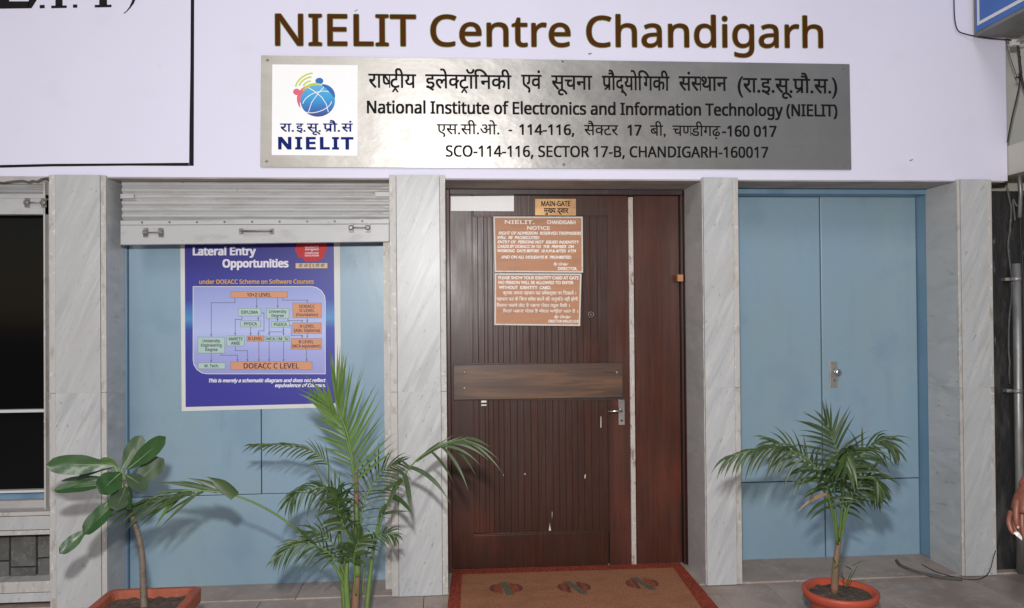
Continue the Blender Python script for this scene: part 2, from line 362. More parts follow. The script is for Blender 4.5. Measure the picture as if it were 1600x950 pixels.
# crumbled plaster edge at the far left, above the window shutter
pts = [(-60, 276), (-60, 284)]
for i in range(20): pts.append((-55+i*6.6, 282.5+jit(1.8)-(0 if i < 17 else (i-16)*1.5)))
pts += [(76, 276)]
MB().pprism(pts, -.012, .01).build('crumbled_edge', M['soffit'], wl)
# thin paint chips / dents on the wall
for (x, y, a) in ((556, 16, .5), (922, 84, -.3), (1424, 250, .1)):
    MB().pprism([(x-3, y+1.4*a*2), (x+2.5, y-1.6), (x+3, y-.4), (x-2, y+2)], -.0015, .001).build('paint_chip', M['joint'], wl)

# pale wall beyond the right edge, set back, carrying the boxes
wr = MB().box(XR+.002, 8, .30, .62, ZB-.05, 4.6).build('side_wall', M['cream'])
tag(wr, 'cream plaster wall of the neighbouring shop behind the hanging cables', 'wall')
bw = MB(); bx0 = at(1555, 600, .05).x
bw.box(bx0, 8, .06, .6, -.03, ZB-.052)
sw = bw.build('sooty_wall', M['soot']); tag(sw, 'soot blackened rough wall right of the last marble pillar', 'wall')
# ================================================================== marble pillars
YP = -.03
def pillar(px0, px1, e0, e1, ptop, joint, pbot, left_to, right_to, label):
    """px0..px1 outer edges; e0,e1 widths of the two edge strips in px; *_to: how deep the side cladding runs"""
    x0 = at(px0, 600, YP).x; x1 = at(px1, 600, YP).x; zt = at((px0+px1)/2, ptop, YP).z; zj = at((px0+px1)/2, joint, YP).z
    a = x0+e0/268; b = x1-e1/268
    t = thing('marble_pillar', label, 'pillar', ((x0+x1)/2, 0, 0), 'marble clad pillars between the openings')
    MB().box(x0+.012, x1-.012, YP+.02, .60, 0, zt-.01).build('core', M['joint'], t)
    for z0, z1 in ((.004, zj-.0001), (zj+.0001, zt)):
        MB().box(a+.0010, b-.0010, YP, YP+.019, z0, z1).build('marble_slab', M['marble'], t)
        if e0: MB().box(x0, a-.0012, YP+.002, YP+.022, z0, z1-.0012).build('edge_strip', M['marble_edge'], t, bevel=.0025)
        if e1: MB().box(b+.0012, x1, YP+.002, YP+.022, z0, z1-.0012).build('edge_strip', M['marble_edge'], t, bevel=.0025)
        if left_to: MB().box(x0+.001, x0+.014, YP+.0235, left_to, z0, min(z1, ZB-.008)).build('side_slab', M['marble'], t)
        if right_to: MB().box(x1-.014, x1-.001, YP+.0235, right_to, z0, min(z1, ZB-.008)).build('side_slab', M['marble'], t)
    return t
pillar(77, 166, 9, 8, 273, 614, 940, .56, .30, 'marble pillar left of the shuttered blue panel, behind the broad leaved plant')
pillar(610, 698, 11, 9, 273, 612, 933, .30, .56, 'marble pillar between the poster panel and the wooden main gate')
pillar(1100, 1157, 2, 9, 277, 606, 915, .56, .58, 'narrow marble pillar between the wooden gate and the knobbed blue doors')
pillar(1500, 1554, 5, 7, 280, 606, 902, .30, .56, 'rightmost marble pillar, beside the soot black wall and conduit')

# ================================================================== left window, its shutter, sill and block grille
XW0 = -7.98
xw = at(77, 500, .10).x - .003
w = thing('shop_window', 'black glass window with white bars left of the first marble pillar', 'window', ((XW0+xw)/2, .15, .6))
def wbox(name, y0, y1, Yf, Yb, m, bev=.002, parent=w, x1=xw):
    if Yf < .05: x1 = at(77, 600, YP).x-.001; Yf = max(Yf, -.004)
    z1 = at(40, y0, Yf).z; z0 = at(40, y1, Yf).z
    return MB().box(XW0, x1, Yf, Yb, z0, z1).build(name, m, parent, bevel=bev)
wbox('pane', 336, 639.5, .16, .17, M['glass']); wbox('pane', 645, 765.5, .16, .17, M['glass'])
wbox('window_bar', 640, 644.6, .12, .18, M['winmetal']); wbox('window_bar', 766, 770, .12, .18, M['winmetal'])
wbox('bottom_rail', 771, 782, .15, .2, M['blue_dark'])  # blue strip standing in for a reflection low in the glass
MB().box(XW0, xw, .30, .33, .5, ZB-.02).build('backing', M['glass'], w)
wbox('sill', 782, 799, .10, .30, M['soffit'])
wbox('marble_ledge', 800, 806, -.02, .24, M['marble_edge'])
wbox('marble_apron', 807, 828, -.012, .24, M['marble'])
gz = thing('block_grille', 'grey cement block panel in a marble surround under the black window', 'grille', ((XW0+xw)/2, .1, 0))
wbox('surround_top', 829, 836, -.018, .2, M['marble_edge'], parent=gz)
wbox('surround_bottom', 909, 926, -.018, .2, M['marble_edge'], parent=gz)
wbox('plinth', 927, 941, -.024, .2, M['marble'], parent=gz)
wbox('backing', 837, 908, .14, .2, M['joint'], parent=gz)
zr = lambda y: at(40, y, .1).z
cols = [(-150, -110, 874), (-109, -69, 886), (-68, -27, 872), (-26, 14, 876), (16, 56, 886), (58, 77, 873)]
for a, b, ys in cols:
    xa = at(a, 870, .1).x+.002; xb = min(at(b, 870, .1).x-.002, xw)
    for y0, y1 in ((838, ys-1), (ys+1, 906)):
        MB().box(xa, xb, .1+jit(.004), .14, zr(y1), zr(y0)).build('cement_block', M['cement'], gz, bevel=.003)
# side frame (white strip beside the pillar)
MB().box(xw-.009, xw, .06, .16, at(40, 800, .1).z, ZB-.02).build('side_frame', M['marble_edge'], w, bevel=.001)
MB().box(xw, at(77, 600, YP).x+.001, .1005, .2, 0, ZB-.02).build('side_frame', M['marble_edge'], w, bevel=.001)
def latch(x, y, wpx, parent, Y, kind=0):
    """a shutter latch: two round lugs and a bolt between them, or a plain lifting handle"""
    a = at(x-wpx/2, y, Y); b = at(x+wpx/2, y, Y); m = MB()
    if kind == 0:
        for p in (a, b):
            m.box(p.x-.014, p.x+.014, Y-.006, Y, p.z-.026, p.z+.026); m.lathe((p.x, Y-.004, p.z), [(.015, 0), (.015, .014), (.009, .018)], 12, 'Y')
        m.tube([(a.x, Y-.014, a.z), (b.x, Y-.014, b.z)], .004, 8)
    else:
        for p in (a, b): m.box(p.x-.012, p.x+.012, Y-.005, Y, p.z-.016, p.z+.016)
        m.tube([(a.x, Y-.003, a.z), (a.x+.006, Y-.028, a.z), (b.x-.006, Y-.028, b.z), (b.x, Y-.003, b.z)], .006, 8)
    return m.build('latch', M['rust'], parent, bevel=.001, seg=1)
sh = thing('rolling_shutter', 'rolled up grey shutter over the black window at the left edge', 'shutter', ((XW0+xw)/2, .1, at(40, 336, .05).z), 'rolled up steel shutters')
def slat(y0, y1, xa, xb, Yf, parent, xm):
    z1 = at(xm, y0, Yf).z; z0 = at(xm, y1, Yf).z; n = 12; b = MB(); pr = []
    for i in range(n+1):
        t = i/n; pr.append((Yf+.010-.012*math.sin(math.pi*min(1, t*1.2)) if t < .84 else Yf+.012, z1+(z0-z1)*t))
    vs = [(xa, p[0], p[1]) for p in pr]+[(xb, p[0], p[1]) for p in pr]
    b.add(vs, [(i, i+1, i+n+2, i+n+1) for i in range(n)], True)
    b.add([(xa, Yf+.03, z0), (xb, Yf+.03, z0), (xb, Yf+.03, z1), (xa, Yf+.03, z1)], [(0, 1, 2, 3)])
    return b.build('slat', M['shutter'], parent, recalc=False)
for y0, y1 in ((277, 287), (287, 295), (295, 303)): slat(y0, y1, XW0, xw, .09, sh, 40)
z1 = at(40, 303, .06).z; z0 = at(40, 335, .06).z; zm = at(40, 310, .06).z
MB().box(XW0, xw, .06, .13, z0, zm).build('bottom_rail', M['rail'], sh, bevel=.003)
MB().box(XW0, xw, .068, .13, zm+.001, z1).build('rail_flange', M['shutter'], sh, bevel=.002)
latch(56, 317, 26, sh, .06)

# ================================================================== blue boarded panel behind the shutter
YB = .27
xl = at(190, 600, .24).x; xr = at(608.5, 600, .05).x
bp = thing('blue_panel', 'pale blue board closing the opening under the shutter, carrying the poster', 'panel', ((xl+xr)/2, YB, 0))
def pp(name, x0, y0, x1, y1, Yf, Yb, m, parent, bev=.002): return MB().pbox(x0, y0, x1, y1, Yf, Yb).build(name, m, parent, bevel=bev)
zfloor = .008
def board(x0p, x1p, z0, z1, name='board', Y=YB, m='blue', parent=bp, th=.02, yref=650):
    xa = at(x0p, yref, Y).x; xb = at(x1p, yref, Y).x
    return MB().box(xa, xb, Y, Y+th, z0, z1).build(name, M[m], parent, bevel=.0025)
zh = at(408, 772, YB).z; ztop = ZB-.01
board(202, 407.3, zh+.002, ztop); board(408.8, 640, zh+.002, ztop)
board(202, 640, at(408, 917, YB).z, zh-.002)
MB().box(xl-.03, xr+.1, YB+.021, YB+.06, .0, ztop).build('backing', M['wood_frame'], bp)
MB().box(at(166, 600, .05).x+.004, at(201, 600, YB).x, .242, YB+.03, zfloor, ztop).build('frame', M['blue_dark'], bp, bevel=.002)
# shutter
YS = .06
sh2 = thing('rolling_shutter', 'rolled up grey shutter with three latches above the poster', 'shutter', ((xl+xr)/2, YS, at(400, 380, YS).z), 'rolled up steel shutters')
xa = at(187, 330, YS).x; xb = at(609.5, 330, YS).x - .002
zs = [284, 293, 303, 313, 323, 333, 343]
for a, b in zip(zs, zs[1:]): slat(a, b, xa, xb, YS+.03, sh2, 400)
MB().pprism([(188, 352), (608, 350), (608, 377.5), (188, 382.5)], YS, YS+.05).build('bottom_rail', M['rail'], sh2, bevel=.003)
MB().pprism([(188, 344.5), (608, 342), (608, 349.6), (188, 351.6)], YS+.004, YS+.05).build('rail_flange', M['rail'], sh2, bevel=.002)
MB().box(xa, xb, YS+.062, YS+.12, at(400, 343, YS).z, ZB-.01).build('drum_cover', M['shutter'], sh2)
for x in (190, 608):   # guide channels
    p = at(x, 300, YS)
for i in range(9):
    p = at(222+i*43, 347.5-i*.25, YS+.004); MB().lathe((p.x, YS+.004, p.z), [(.006, 0), (.006, .003), (.003, .0055)], 10, 'Y').build('bolt', M['rust'], sh2)
latch(240, 363.5, 24, sh2, YS); latch(401, 361.5, 48, sh2, YS, 1); latch(562, 356, 26, sh2, YS)
MB().pbox(188, 303, 209, 310, YS+.01, YS+.03).build('repair_patch', M['shutter'], sh2, bevel=.001)
MB().pbox(586, 300, 609, 307, YS+.01, YS+.03).build('repair_patch', M['shutter'], sh2, bevel=.001)
gc = MB().box(at(608.7, 600, .12).x-.03, at(608.7, 600, .12).x+.02, .10, .13, 0, ZB-.01).build('guide_channel', M['marble_edge'], sh2)

# ================================================================== wooden gate
YD = .40
dt = thing('wooden_gate', 'dark lacquered plank door with white edge strip, signs and chrome handle', 'door', (at(845, 800, YD).x, YD, 0))
def dbox(name, x0, y0, x1, y1, Yf, m, th=.03, bev=.002, parent=dt, yref=None):
    """vertical members keep one x: measured at mid height"""
    ym = (y0+y1)/2 if yref is None else yref
    xa = at(x0, ym, Yf).x; xb = at(x1, ym, Yf).x; xm = (x0+x1)/2
    z1 = at(xm, y0, Yf).z; z0 = at(xm, y1, Yf).z
    return MB().box(xa, xb, Yf, Yf+th, z0, z1).build(name, M[m], parent, bevel=bev)
dbox('stile', 705, 305, 739, 889, YD, 'wood'); dbox('stile', 950.5, 305, 983, 887, YD, 'wood_red')
dbox('top_rail', 739.6, 305, 950, 337, YD+.001, 'wood'); dbox('bottom_rail', 739.6, 834, 950, 887, YD+.001, 'wood')
gx = [740, 748, 757.5, 763, 771, 779, 787, 797, 808, 818, 829, 840, 851.5, 863, 873, 883, 893, 902, 912, 923.5, 935, 950]
for a, b in zip(gx, gx[1:]):
    dbox('plank', a+.04, 337.6, b-.04, 833.4, YD+.006+jit(.0005), 'wood', th=.02, bev=.0020, yref=590)
MB().box(at(704, 600, YD).x, at(1064, 600, YD).x, YD+.035, YD+.06, .01, ZB-.02).build('backing', M['wood_frame'], dt)
m = MB()      # moulding around the panel
for (a, b, c, d) in ((739, 336.5, 950, 339), (739, 831.5, 950, 834), (738.6, 337, 740.6, 833), (949.4, 337, 951.4, 833)): m.pbox(a, b, c, d, YD-.004, YD+.01)
m.build('moulding', M['wood'], dt, bevel=.0015)
kb = dbox('kick_board', 708.5, 568.5, 973, 623, YD-.022, 'kick', th=.02, bev=.003)
MB().pprism([(707, 567), (975, 567), (975, 625), (707, 625)], YD-.0015, YD+.001).build('board_recess', M['wood_frame'], dt)
for x, y in ((726, 581.5), (726, 606), (964, 582)):
    p = at(x, y, YD-.022); MB().lathe((p.x, YD-.022, p.z), [(.010, 0), (.010, .002), (.006, .005)], 14, 'Y').build('bolt', M['rust'] if x < 900 else M['chrome'], dt)
MB().pprism([(944, 580.5), (962, 582.2), (962, 583.2), (944, 581.5)], YD-.0235, YD-.022).build('scratch', M['wood_frame'], dt)
# lever handle
hd = bpy.data.objects.new('lever_handle', None)
p = at(971, 645, YD); hx = p.x
MB().pbox(966.5, 624.5, 976.5, 664.5, YD-.012, YD+.001).build('handle_plate', M['chrome'], dt, bevel=.003)
q0 = at(970, 641, YD-.02); q1 = at(949, 643, YD-.055)
MB().tube([(q0.x, YD-.01, q0.z), (q0.x, YD-.052, q0.z), (q0.x-.012, YD-.060, q0.z), (q1.x, YD-.060, q1.z)], [.009, .009, .009, .0065], 10).build('lever', M['chrome'], dt)
p = at(971.5, 657, YD-.012); MB().lathe((p.x, YD-.012, p.z), [(.007, 0), (.007, .002), (.002, .0025)], 12, 'Y').build('keyhole', M['wood_frame'], dt)
# ring pull / peep ring
p = at(923, 491.5, YD)
rg = MB(); rg.tube([(p.x+.017*math.cos(a), YD-.006, p.z+.017*math.sin(a)) for a in [i*math.pi/8 for i in range(17)]], .0035, 6, False)
rg.lathe((p.x, YD+.004, p.z), [(.007, 0), (.007, .012), (.003, .014)], 10, 'Y'); rg.build('ring_pull', M['rust'], dt)
# small metal tag, chips in the lacquer
for x, y, ww, hh in ((756, 627.5, 4, 1.5), (756, 633, 4, 1)): MB().pbox(x-ww, y-hh, x+ww, y+hh, YD-.0005, YD+.01).build('metal_tag', M['alu'], dt)
for pts in ([(819.5, 739), (821, 740), (821, 742), (819.8, 742)], [(786, 742), (787, 741), (786.8, 743.5)], [(914, 741), (915.5, 742), (914.3, 748), (913.2, 747)],
            [(859, 817), (859.6, 822), (861, 829), (857.5, 829), (858.4, 823)], [(938.5, 650), (939.5, 651), (939.5, 668), (938.3, 668)], [(862.4, 799), (863.2, 801), (862.4, 812)]):
    MB().pprism(pts, YD+.003, YD+.012).build('lacquer_chip', M['cream_border'], dt)
# white strip, fixed side panel
dbox('edge_strip', 984.5, 308, 991.8, 884, YD-.012, 'strip', th=.04)
dbox('side_panel', 992.8, 305, 1063, 884, YD+.002, 'wood_red')
# frame
fr = thing('door_frame', 'dark brown wooden frame around the main gate', 'door frame', (at(890, 800, .36).x, .35, 0))
xL = at(698.2, 600, .34).x; 
MB().box(at(698, 600, .45).x-.02, at(704.4, 600, .36).x, .345, .48, zfloor, ZB-.01).build('jamb', M['wood_red'], fr, bevel=.003)
MB().box(at(1063.5, 600, YD).x, at(1071.5, 600, .33).x, .36, .47, zfloor, ZB-.01).build('jamb_shadow_strip', M['wood_frame'], fr, bevel=.002)  # near-black strip filling the gap, its shadow put into the colour
MB().box(at(1071.8, 600, .33).x, at(1100, 600, .30).x, .325, .47, zfloor, ZB-.01).build('jamb', M['wood_red'], fr, bevel=.003)
zt = at(860, 296.5, .345).z; z2 = at(860, 304.5, .36).z
MB().box(at(704.6, 600, .36).x, at(1071, 600, .33).x, .345, .47, z2, ZB-.008).build('head', M['wood_frame'], fr, bevel=.003)
p = at(1062, 434.5, .345)
MB().box(p.x-.018, p.x+.018, .325, .36, p.z-.022, p.z+.022).build('hinge_block', M['ply'], fr, bevel=.002)
# blank white paper
pw = plane_obj('white_sticker', [(704.5, 307), (803, 306), (803, 330), (704.5, 329.5)], YD-.0035, M['logo_white'], None, .0015)
tag(pw, 'blank white paper strip at the top left corner of the wooden gate', 'sticker')
# MAIN-GATE brass plate
YG = YD-.006
mg = thing('name_plate', 'small brass plate reading MAIN-GATE at the top of the wooden gate', 'sign', at(868, 337, YG))
MB().pprism([(836, 310.5), (900, 310.5), (900, 337), (836, 336.5)], YG, YD-.0005).build('plate', M['brass'], mg, bevel=.001)
put_text('lettering', 'MAIN-GATE', M['black_print'], mg, (846, 322), (891, 322), 7.6, YG-.0006, HUM, bold=.5)
put_text('lettering', 'मुख्य द्वार', M['black_print'], mg, (850, 332.5), (888, 333), 7.4, YG-.0006, dv=True, bold=.5)
for x in (838.8, 897): p = at(x, 324, YG); MB().lathe((p.x, YG, p.z), [(.003, 0), (.002, .002)], 8, 'Y').build('screw', M['rust'], mg)
# notices
YN = YD-.014
def notice(corners, label):
    cx = sum(c[0] for c in corners)/4; cy = max(c[1] for c in corners)
    t = thing('notice_board', label, 'notice', at(cx, cy, YN), 'brown notice boards screwed on the gate')
    MB().pprism(corners, YN, YD-.001).build('board', M['ply'], t, bevel=.001)
    (ax, ay), (bx, by), (cx_, cy_), (dx, dy) = corners; e = 2.2
    for qd in ([(ax, ay), (bx, by), (bx, by+e), (ax, ay+e)], [(dx, dy-e), (cx_, cy_-e), (cx_, cy_), (dx, dy)],
               [(ax, ay+e), (ax+e, ay+e), (dx+e, dy-e), (dx, dy-e)], [(bx-e, by+e), (bx, by+e), (cx_, cy_-e), (cx_-e, cy_-e)]):
        MB().pprism(qd, YN-.003, YN+.001).build('border_strip', M['cream_border'], t)
    return t
n1 = notice([(771, 338.3), (910.5, 338.5), (911, 426), (773, 425.2)], 'upper brown notice board headed NOTICE, on the wooden gate')
n2 = notice([(773, 427), (908.5, 427.5), (906.5, 509.3), (772.5, 508)], 'lower brown notice board asking for identity cards, on the wooden gate')
def L1(s, x0, x1, y, cap, par, f=None, sh_=0, bold=.35, dv=False): put_text('lettering', s, M['white_print'], par, (x0, y), (x1, y+.4), cap, YN-.0006, f, sh_, bold, dv)
L1('NIELIT.', 789, 835, 349.5, 5.4, n1, 'NotoSansMath-Regular.woff2', 0, .6); L1('CHANDIGARH', 855, 899, 349.8, 5.6, n1, None, 0, .5)
L1('NOTICE', 824, 859, 358.8, 5.4, n1, None, 0, .5)
for s, x0, x1, y in (('RIGHT OF ADMISSION  RESERVED.TRESPASSERS', 779, 908, 366.3), ('WILL  BE  PROSECUTED.', 777.5, 843, 373.2), ('ENTRY OF  PERSONS NOT  ISSUED INDENTITY', 777.5, 905, 380.2),
                     ('CARDS BY DOEACC IN TO  THE  PREMISES  ON', 777.5, 897, 387.2), ('WORKING  DAYS BEFORE  10 A.M & AFTER  4 P.M', 777.5, 900, 394), ('AND ON ALL HOLIDAYS IS  PROHIBITED.', 783, 893, 403.8)):
    L1(s, x0, x1, y, 4.5, n1, None, .25, .5)
L1('By Order', 865, 888, 414.5, 4.4, n1, None, .4, .3); L1('DIRECTOR.', 872, 902, 421.8, 4.6, n1, None, 0, .45)
for s, x0, x1, y in (('PLEASE SHOW YOUR IDENTITY CARD AT GATE', 779, 904, 436.2), ('NO PERSON WILL BE ALLOWED TO ENTER', 779, 896, 443.6), ('WITHOUT  IDENTITY  CARD.', 779.5, 861, 451.4)): L1(s, x0, x1, y, 4.7, n2, None, .0, .5)
for s, x0, x1, y in (('कृपया अपना पहचान पत्र प्रवेशद्वार पर दिखायें ।', 786, 900, 460), ('पहचान पत्र के बिना प्रवेश करने की अनुमति नहीं होगी', 776, 903, 469.6)): L1(s, x0, x1, y, 4.6, n2, bold=.25, dv=True)
for s, x0, x1, y in (('ਕਿਰਪਾ ਕਰਕੇ ਗੇਟ ਤੇ ਪਛਾਣ ਪੱਤਰ ਜਰੂਰ ਦਿਓ ।', 776, 890, 479), ('ਬਿਨਾਂ ਪਛਾਣ ਪੱਤਰ ਤੋਂ ਅੰਦਰ ਆਉਣਾ ਮਨਾ ਹੈ ।', 786, 903, 488)): L1(s, x0, x1, y, 4.4, n2, bold=.25)
L1('By Order', 866, 892, 497, 4.4, n2, None, .4, .3); L1('DIRECTOR (NIELIT) CHD', 857, 905, 503.6, 3.9, n2, None, 0, .35)

# ================================================================== blue double doors
YR = .42
bd = thing('blue_double_doors', 'pair of pale blue doors with a knob plate between the two right pillars', 'door', (at(1290, 800, YR).x, YR, 0))
def dd(name, x0, x1, yt, yb, Yf, m='blue', th=.03, ym=600):
    xa = at(x0, ym, Yf).x; xb = at(x1, ym, Yf).x
    return MB().box(xa, xb, Yf, Yf+th, at((x0+x1)/2, yb, Yf).z, at((x0+x1)/2, yt, Yf).z).build(name, M[m], bd, bevel=.003)
zg = at(1290, 750, YR).z; 
dd('door_leaf', 1150, 1283.2, 308, 752.2, YR); dd('door_leaf', 1285.2, 1434, 308, 748.0, YR)
dd('lower_leaf', 1150, 1286, 753.6, 879, YR); dd('lower_leaf', 1288, 1434, 749.4, 873.5, YR)
MB().box(at(1140, 600, YR).x, at(1440, 600, YR).x, YR+.032, YR+.06, 0.012, ZB-.01).build('backing', M['wood_frame'], bd)
xa = at(1434.5, 600, YR).x; xb = at(1455.5, 600, .285).x
MB().box(xa+.002, xb, .285, YR+.03, zfloor, ZB-.01).build('jamb', M['blue_dark'], bd, bevel=.003)
zf = at(1300, 303, .285).z
MB().box(at(1157, 300, .285).x-.02, xa, .285, YR+.03, zf, ZB-.01).build('head', M['blue_dark'], bd, bevel=.003)
MB().box(xb+.001, at(1503, 600, .28).x, .30, .5, zfloor, ZB-.01).build('reveal_backing', M['joint'], bd)
# knob plate
MB().pbox(1297, 565, 1308.5, 605.5, YR-.005, YR+.001).build('knob_plate', M['alu'], bd, bevel=.001)
p = at(1305, 581, YR)
MB().lathe((p.x, YR-.004, p.z), [(.008, 0), (.008, .022), (.019, .028), (.022, .038), (.019, .046), (.010, .049)], 24, 'Y').build('knob', M['chrome'], bd)
p = at(1303, 594, YR); MB().lathe((p.x, YR-.005, p.z), [(.005, 0), (.004, .001)], 10, 'Y').box(p.x-.0016, p.x+.0016, YR-.0062, YR-.005, p.z-.012, p.z).build('keyhole', M['wood_frame'], bd)
MB().box(at(1297, 580, YR).x-.006, at(1297, 580, YR).x-.001, YR-.002, YR, at(1303, 600, YR).z, at(1303, 572, YR).z).build('painted_plate_shadow', M['blue_dark'], bd)  # darker blue strip painted as the shadow along the plate's left edge

# ================================================================== painted sign with black border, upper left
ps = thing('painted_sign', 'black bordered hand painted sign panel with cut off serif letters, upper left', 'sign', at(150, 262, 0))
MB().pprism([(298.5, -80), (303.5, -80), (302.5, 259), (295.5, 259), (296, 200), (297.5, 100)], -.0022, .001).build('border', M['black_print'], ps)
MB().pprism([(-260, 263), (-100, 260.5), (0, 257.8), (80, 256), (200, 255.2), (295, 254.3), (295, 259.2), (200, 258.8), (80, 260), (0, 262), (-100, 264), (-260, 267)], -.0022, .001).build('border', M['black_print'], ps)
YT = -.0022
def lt(polys):
    b = MB()
    for p_ in polys: b.pprism(p_, YT, .0008)
    return b.build('letter', M['black_print'], ps)
lt([[(-2, 2), (46, 2), (44, 12.8), (-2, 13.4)], [(44, 12.8), (56, 1), (46, 2)]][:1]+[[(43, 12.9), (49, 12.6), (57, 0), (56, -22), (50, -10), (45, 0)], [(-2, 2), (14, 2), (14, -62), (-2, -62)], [(14, -62), (52, -62), (52, -44), (48, -44), (44, -58), (14, -58)], [(14, -33), (36, -33), (36, -29), (14, -29)]])
lt([[(62, 7.8), (69.5, 7.6), (69.5, 12.6), (62, 12.9)]]); lt([[(114, 7.0), (120.5, 6.9), (120.5, 11.8), (114, 12)]])
lt([[(80, 8.8), (104, 8.4), (104, 12.2), (80, 12.8)], [(86.5, 9), (97.5, 9), (97.5, -60), (86.5, -60)], [(80, -60), (104, -60), (104, -63.5), (80, -63.5)]])
lt([[(148, 7.6), (174, 7.2), (174, 11), (148, 11.5)], [(155, 8), (167, 8), (167, -60), (155, -60)], [(139, -60), (183, -60), (184, -42), (180, -42), (177, -56), (145, -56), (141, -42), (137, -42)]])
arc_o = [(193+18*math.cos(a), -18+38*math.sin(a)) for a in [R(-75+i*12) for i in range(14)]]
lt([[(193, 20.5), (197.5, 17), (202, 11), (206, 2), (208.5, -10), (209, -22), (206, -42), (198, -58), (193, -62), (203, -50), (212.5, -36), (215, -20), (213, -5), (209, 5), (203, 13), (198, 18), (194, 21)]])

# ================================================================== large brown lettering on the wall
nl = thing('wall_lettering', 'large dark brown letters reading NIELIT Centre Chandigarh above the steel plate', 'lettering', at(858, 73, 0))
s_ = 'NIELIT Centre Chandigarh'
vs_all, _ = glyphs(s_, HUM); X0 = min(v.x for v in vs_all); X1 = xmax(vs_all)
A0 = at(431, 71, 0); B0 = at(1285, 74.5, 0); kx = (B0.x-A0.x)/(X1-X0); kz = (at(431, 71-48.5, 0).z-A0.z)/H(HUM); sl = (B0.z-A0.z)/(B0.x-A0.x)
def adv_h(s):
    return xmax(glyphs(s+'I', HUM)[0])-xmax(glyphs('I', HUM)[0])
for i, ch in enumerate(s_):
    if ch == ' ': continue
    vs, fs = glyphs(ch, HUM); dx = adv_h(s_[:i]) if i else 0
    for nm, mm, Y, e in (('letter', 'brown_letter', -.005, .0026), ('letter_outline', 'green_line', -.002, .0062)):
        b = MB()
        dirs = [(0, 0)]+[(math.cos(a), math.sin(a)) for a in [j*math.pi/4 for j in range(8)]]
        for j, (ox, oz) in enumerate(dirs):
            b.add([(A0.x+kx*(v.x+dx-X0)+ox*e, Y-.00005*j, A0.z+v.y*kz+sl*kx*(v.x+dx-X0)+oz*e) for v in vs], fs)
        if nm == 'letter': par = b.build(nm, M[mm], nl, recalc=False)
        else: b.build(nm, M[mm], par, recalc=False)

# ================================================================== stainless steel name plate
YSs = -.014
sp = thing('steel_name_plate', 'long brushed steel plate with bilingual institute name and address in black', 'sign', at(868, 262, YSs))
PC = [(408, 86.5), (1327.5, 100), (1330.5, 265), (406.5, 261)]
MB().pprism(PC, YSs, -.006).build('plate', M['steel'], sp, bevel=.001)
MB().pprism([(415, 94), (1320, 106), (1322, 258), (414, 254)], -.006, .001).build('mounting_pad', M['joint'], sp)
for x, y in ((418, 94), (416.5, 252), (879, 96), (881, 257), (1317, 107), (1319.5, 257.5)):
    p = at(x, y, YSs); MB().lathe((p.x, YSs, p.z), [(.0075, 0), (.006, .003), (.003, .0045)], 12, 'Y').build('screw', M['rust'], sp)
YL = YSs-.0006; E_ = M['engraved']
for s, x0, x1, y in (('राष्ट्रीय', 576, 650, 136.6), ('इलेक्ट्रॉनिकी', 665, 799, 137.6), ('एवं', 815, 846, 138.4), ('सूचना', 862, 925, 139.4),
                     ('प्रौद्योगिकी', 941, 1046, 140.2), ('संस्थान', 1061, 1136, 141.2), ('(रा.इ.सू.प्रौ.स.)', 1153, 1308, 144)):
    put_text('lettering', s, E_, sp, (x0, y), (x1, y+(x1-x0)*.012), 21.5, YL, dv=True, bold=1.0)
put_text('lettering', 'National Institute of Electronics and Information Technology (NIELIT)', E_, sp, (574, 176.6), (1308, 181.8), 19.2, YL, SANS, bold=1.5)
put_text('lettering', 'एस.सी.ओ.', E_, sp, (683, 209.5), (780, 210), 15.5, YL, dv=True, bold=.5)
put_text('lettering', '-', E_, sp, (795, 210), (800, 210), 16, YL, SANS, bold=1)
put_text('lettering', '114-116,', E_, sp, (812, 210.3), (897, 210.8), 16, YL, SANS, bold=1.3)
put_text('lettering', 'सैक्टर', E_, sp, (913, 211), (966, 211.4), 15.5, YL, dv=True, bold=.5)
put_text('lettering', '17', E_, sp, (981, 211.4), (1002, 211.6), 16, YL, SANS, bold=1.3)
put_text('lettering', 'बी,', E_, sp, (1016, 211.8), (1040, 212), 15.5, YL, dv=True, bold=.5)
put_text('lettering', 'चण्डीगढ़', E_, sp, (1051, 212), (1126, 212.8), 15.5, YL, dv=True, bold=.5)
put_text('lettering', '-160 017', E_, sp, (1129, 213), (1213, 213.5), 16.3, YL, SANS, bold=1.3)
put_text('lettering', 'SCO-114-116, SECTOR 17-B, CHANDIGARH-160017', E_, sp, (697, 244.5), (1200, 246.3), 17.2, YL, SANS, bold=1.1)
# logo sticker
YK = YSs-.0012
lg = thing('logo_sticker', 'white square sticker with globe emblem on the left end of the steel plate', 'sticker', at(492, 243, YK))
MB().pprism([(425.5, 100.5), (559, 101.8), (558.6, 243.4), (424.5, 242.2)], YK, YSs-.0002).build('backing', M['logo_white'], lg)
globe = mat('globe_blue_gradient', (.02, .22, .55), .4, rnd=False)
t = globe.node_tree; geo = t.nodes.new('ShaderNodeNewGeometry'); sx = t.nodes.new('ShaderNodeSeparateXYZ'); t.links.new(geo.outputs['Position'], sx.inputs[0])
g0 = at(495, 182, YK).z; g1 = at(495, 133, YK).z
mr = t.nodes.new('ShaderNodeMapRange'); mr.inputs[1].default_value = g0; mr.inputs[2].default_value = g1; t.links.new(sx.outputs[2], mr.inputs[0])
cr = t.nodes.new('ShaderNodeValToRGB'); t.links.new(mr.outputs[0], cr.inputs[0]); t.links.new(cr.outputs[0], t.nodes['Principled BSDF'].inputs['Base Color'])
cr.color_ramp.elements[0].color = (.012, .03, .22, 1); cr.color_ramp.elements[1].color = (.10, .42, .72, 1)
e = cr.color_ramp.elements.new(.3); e.color = (.01, .16, .5, 1); e = cr.color_ramp.elements.new(.6); e.color = (.02, .33, .66, 1)
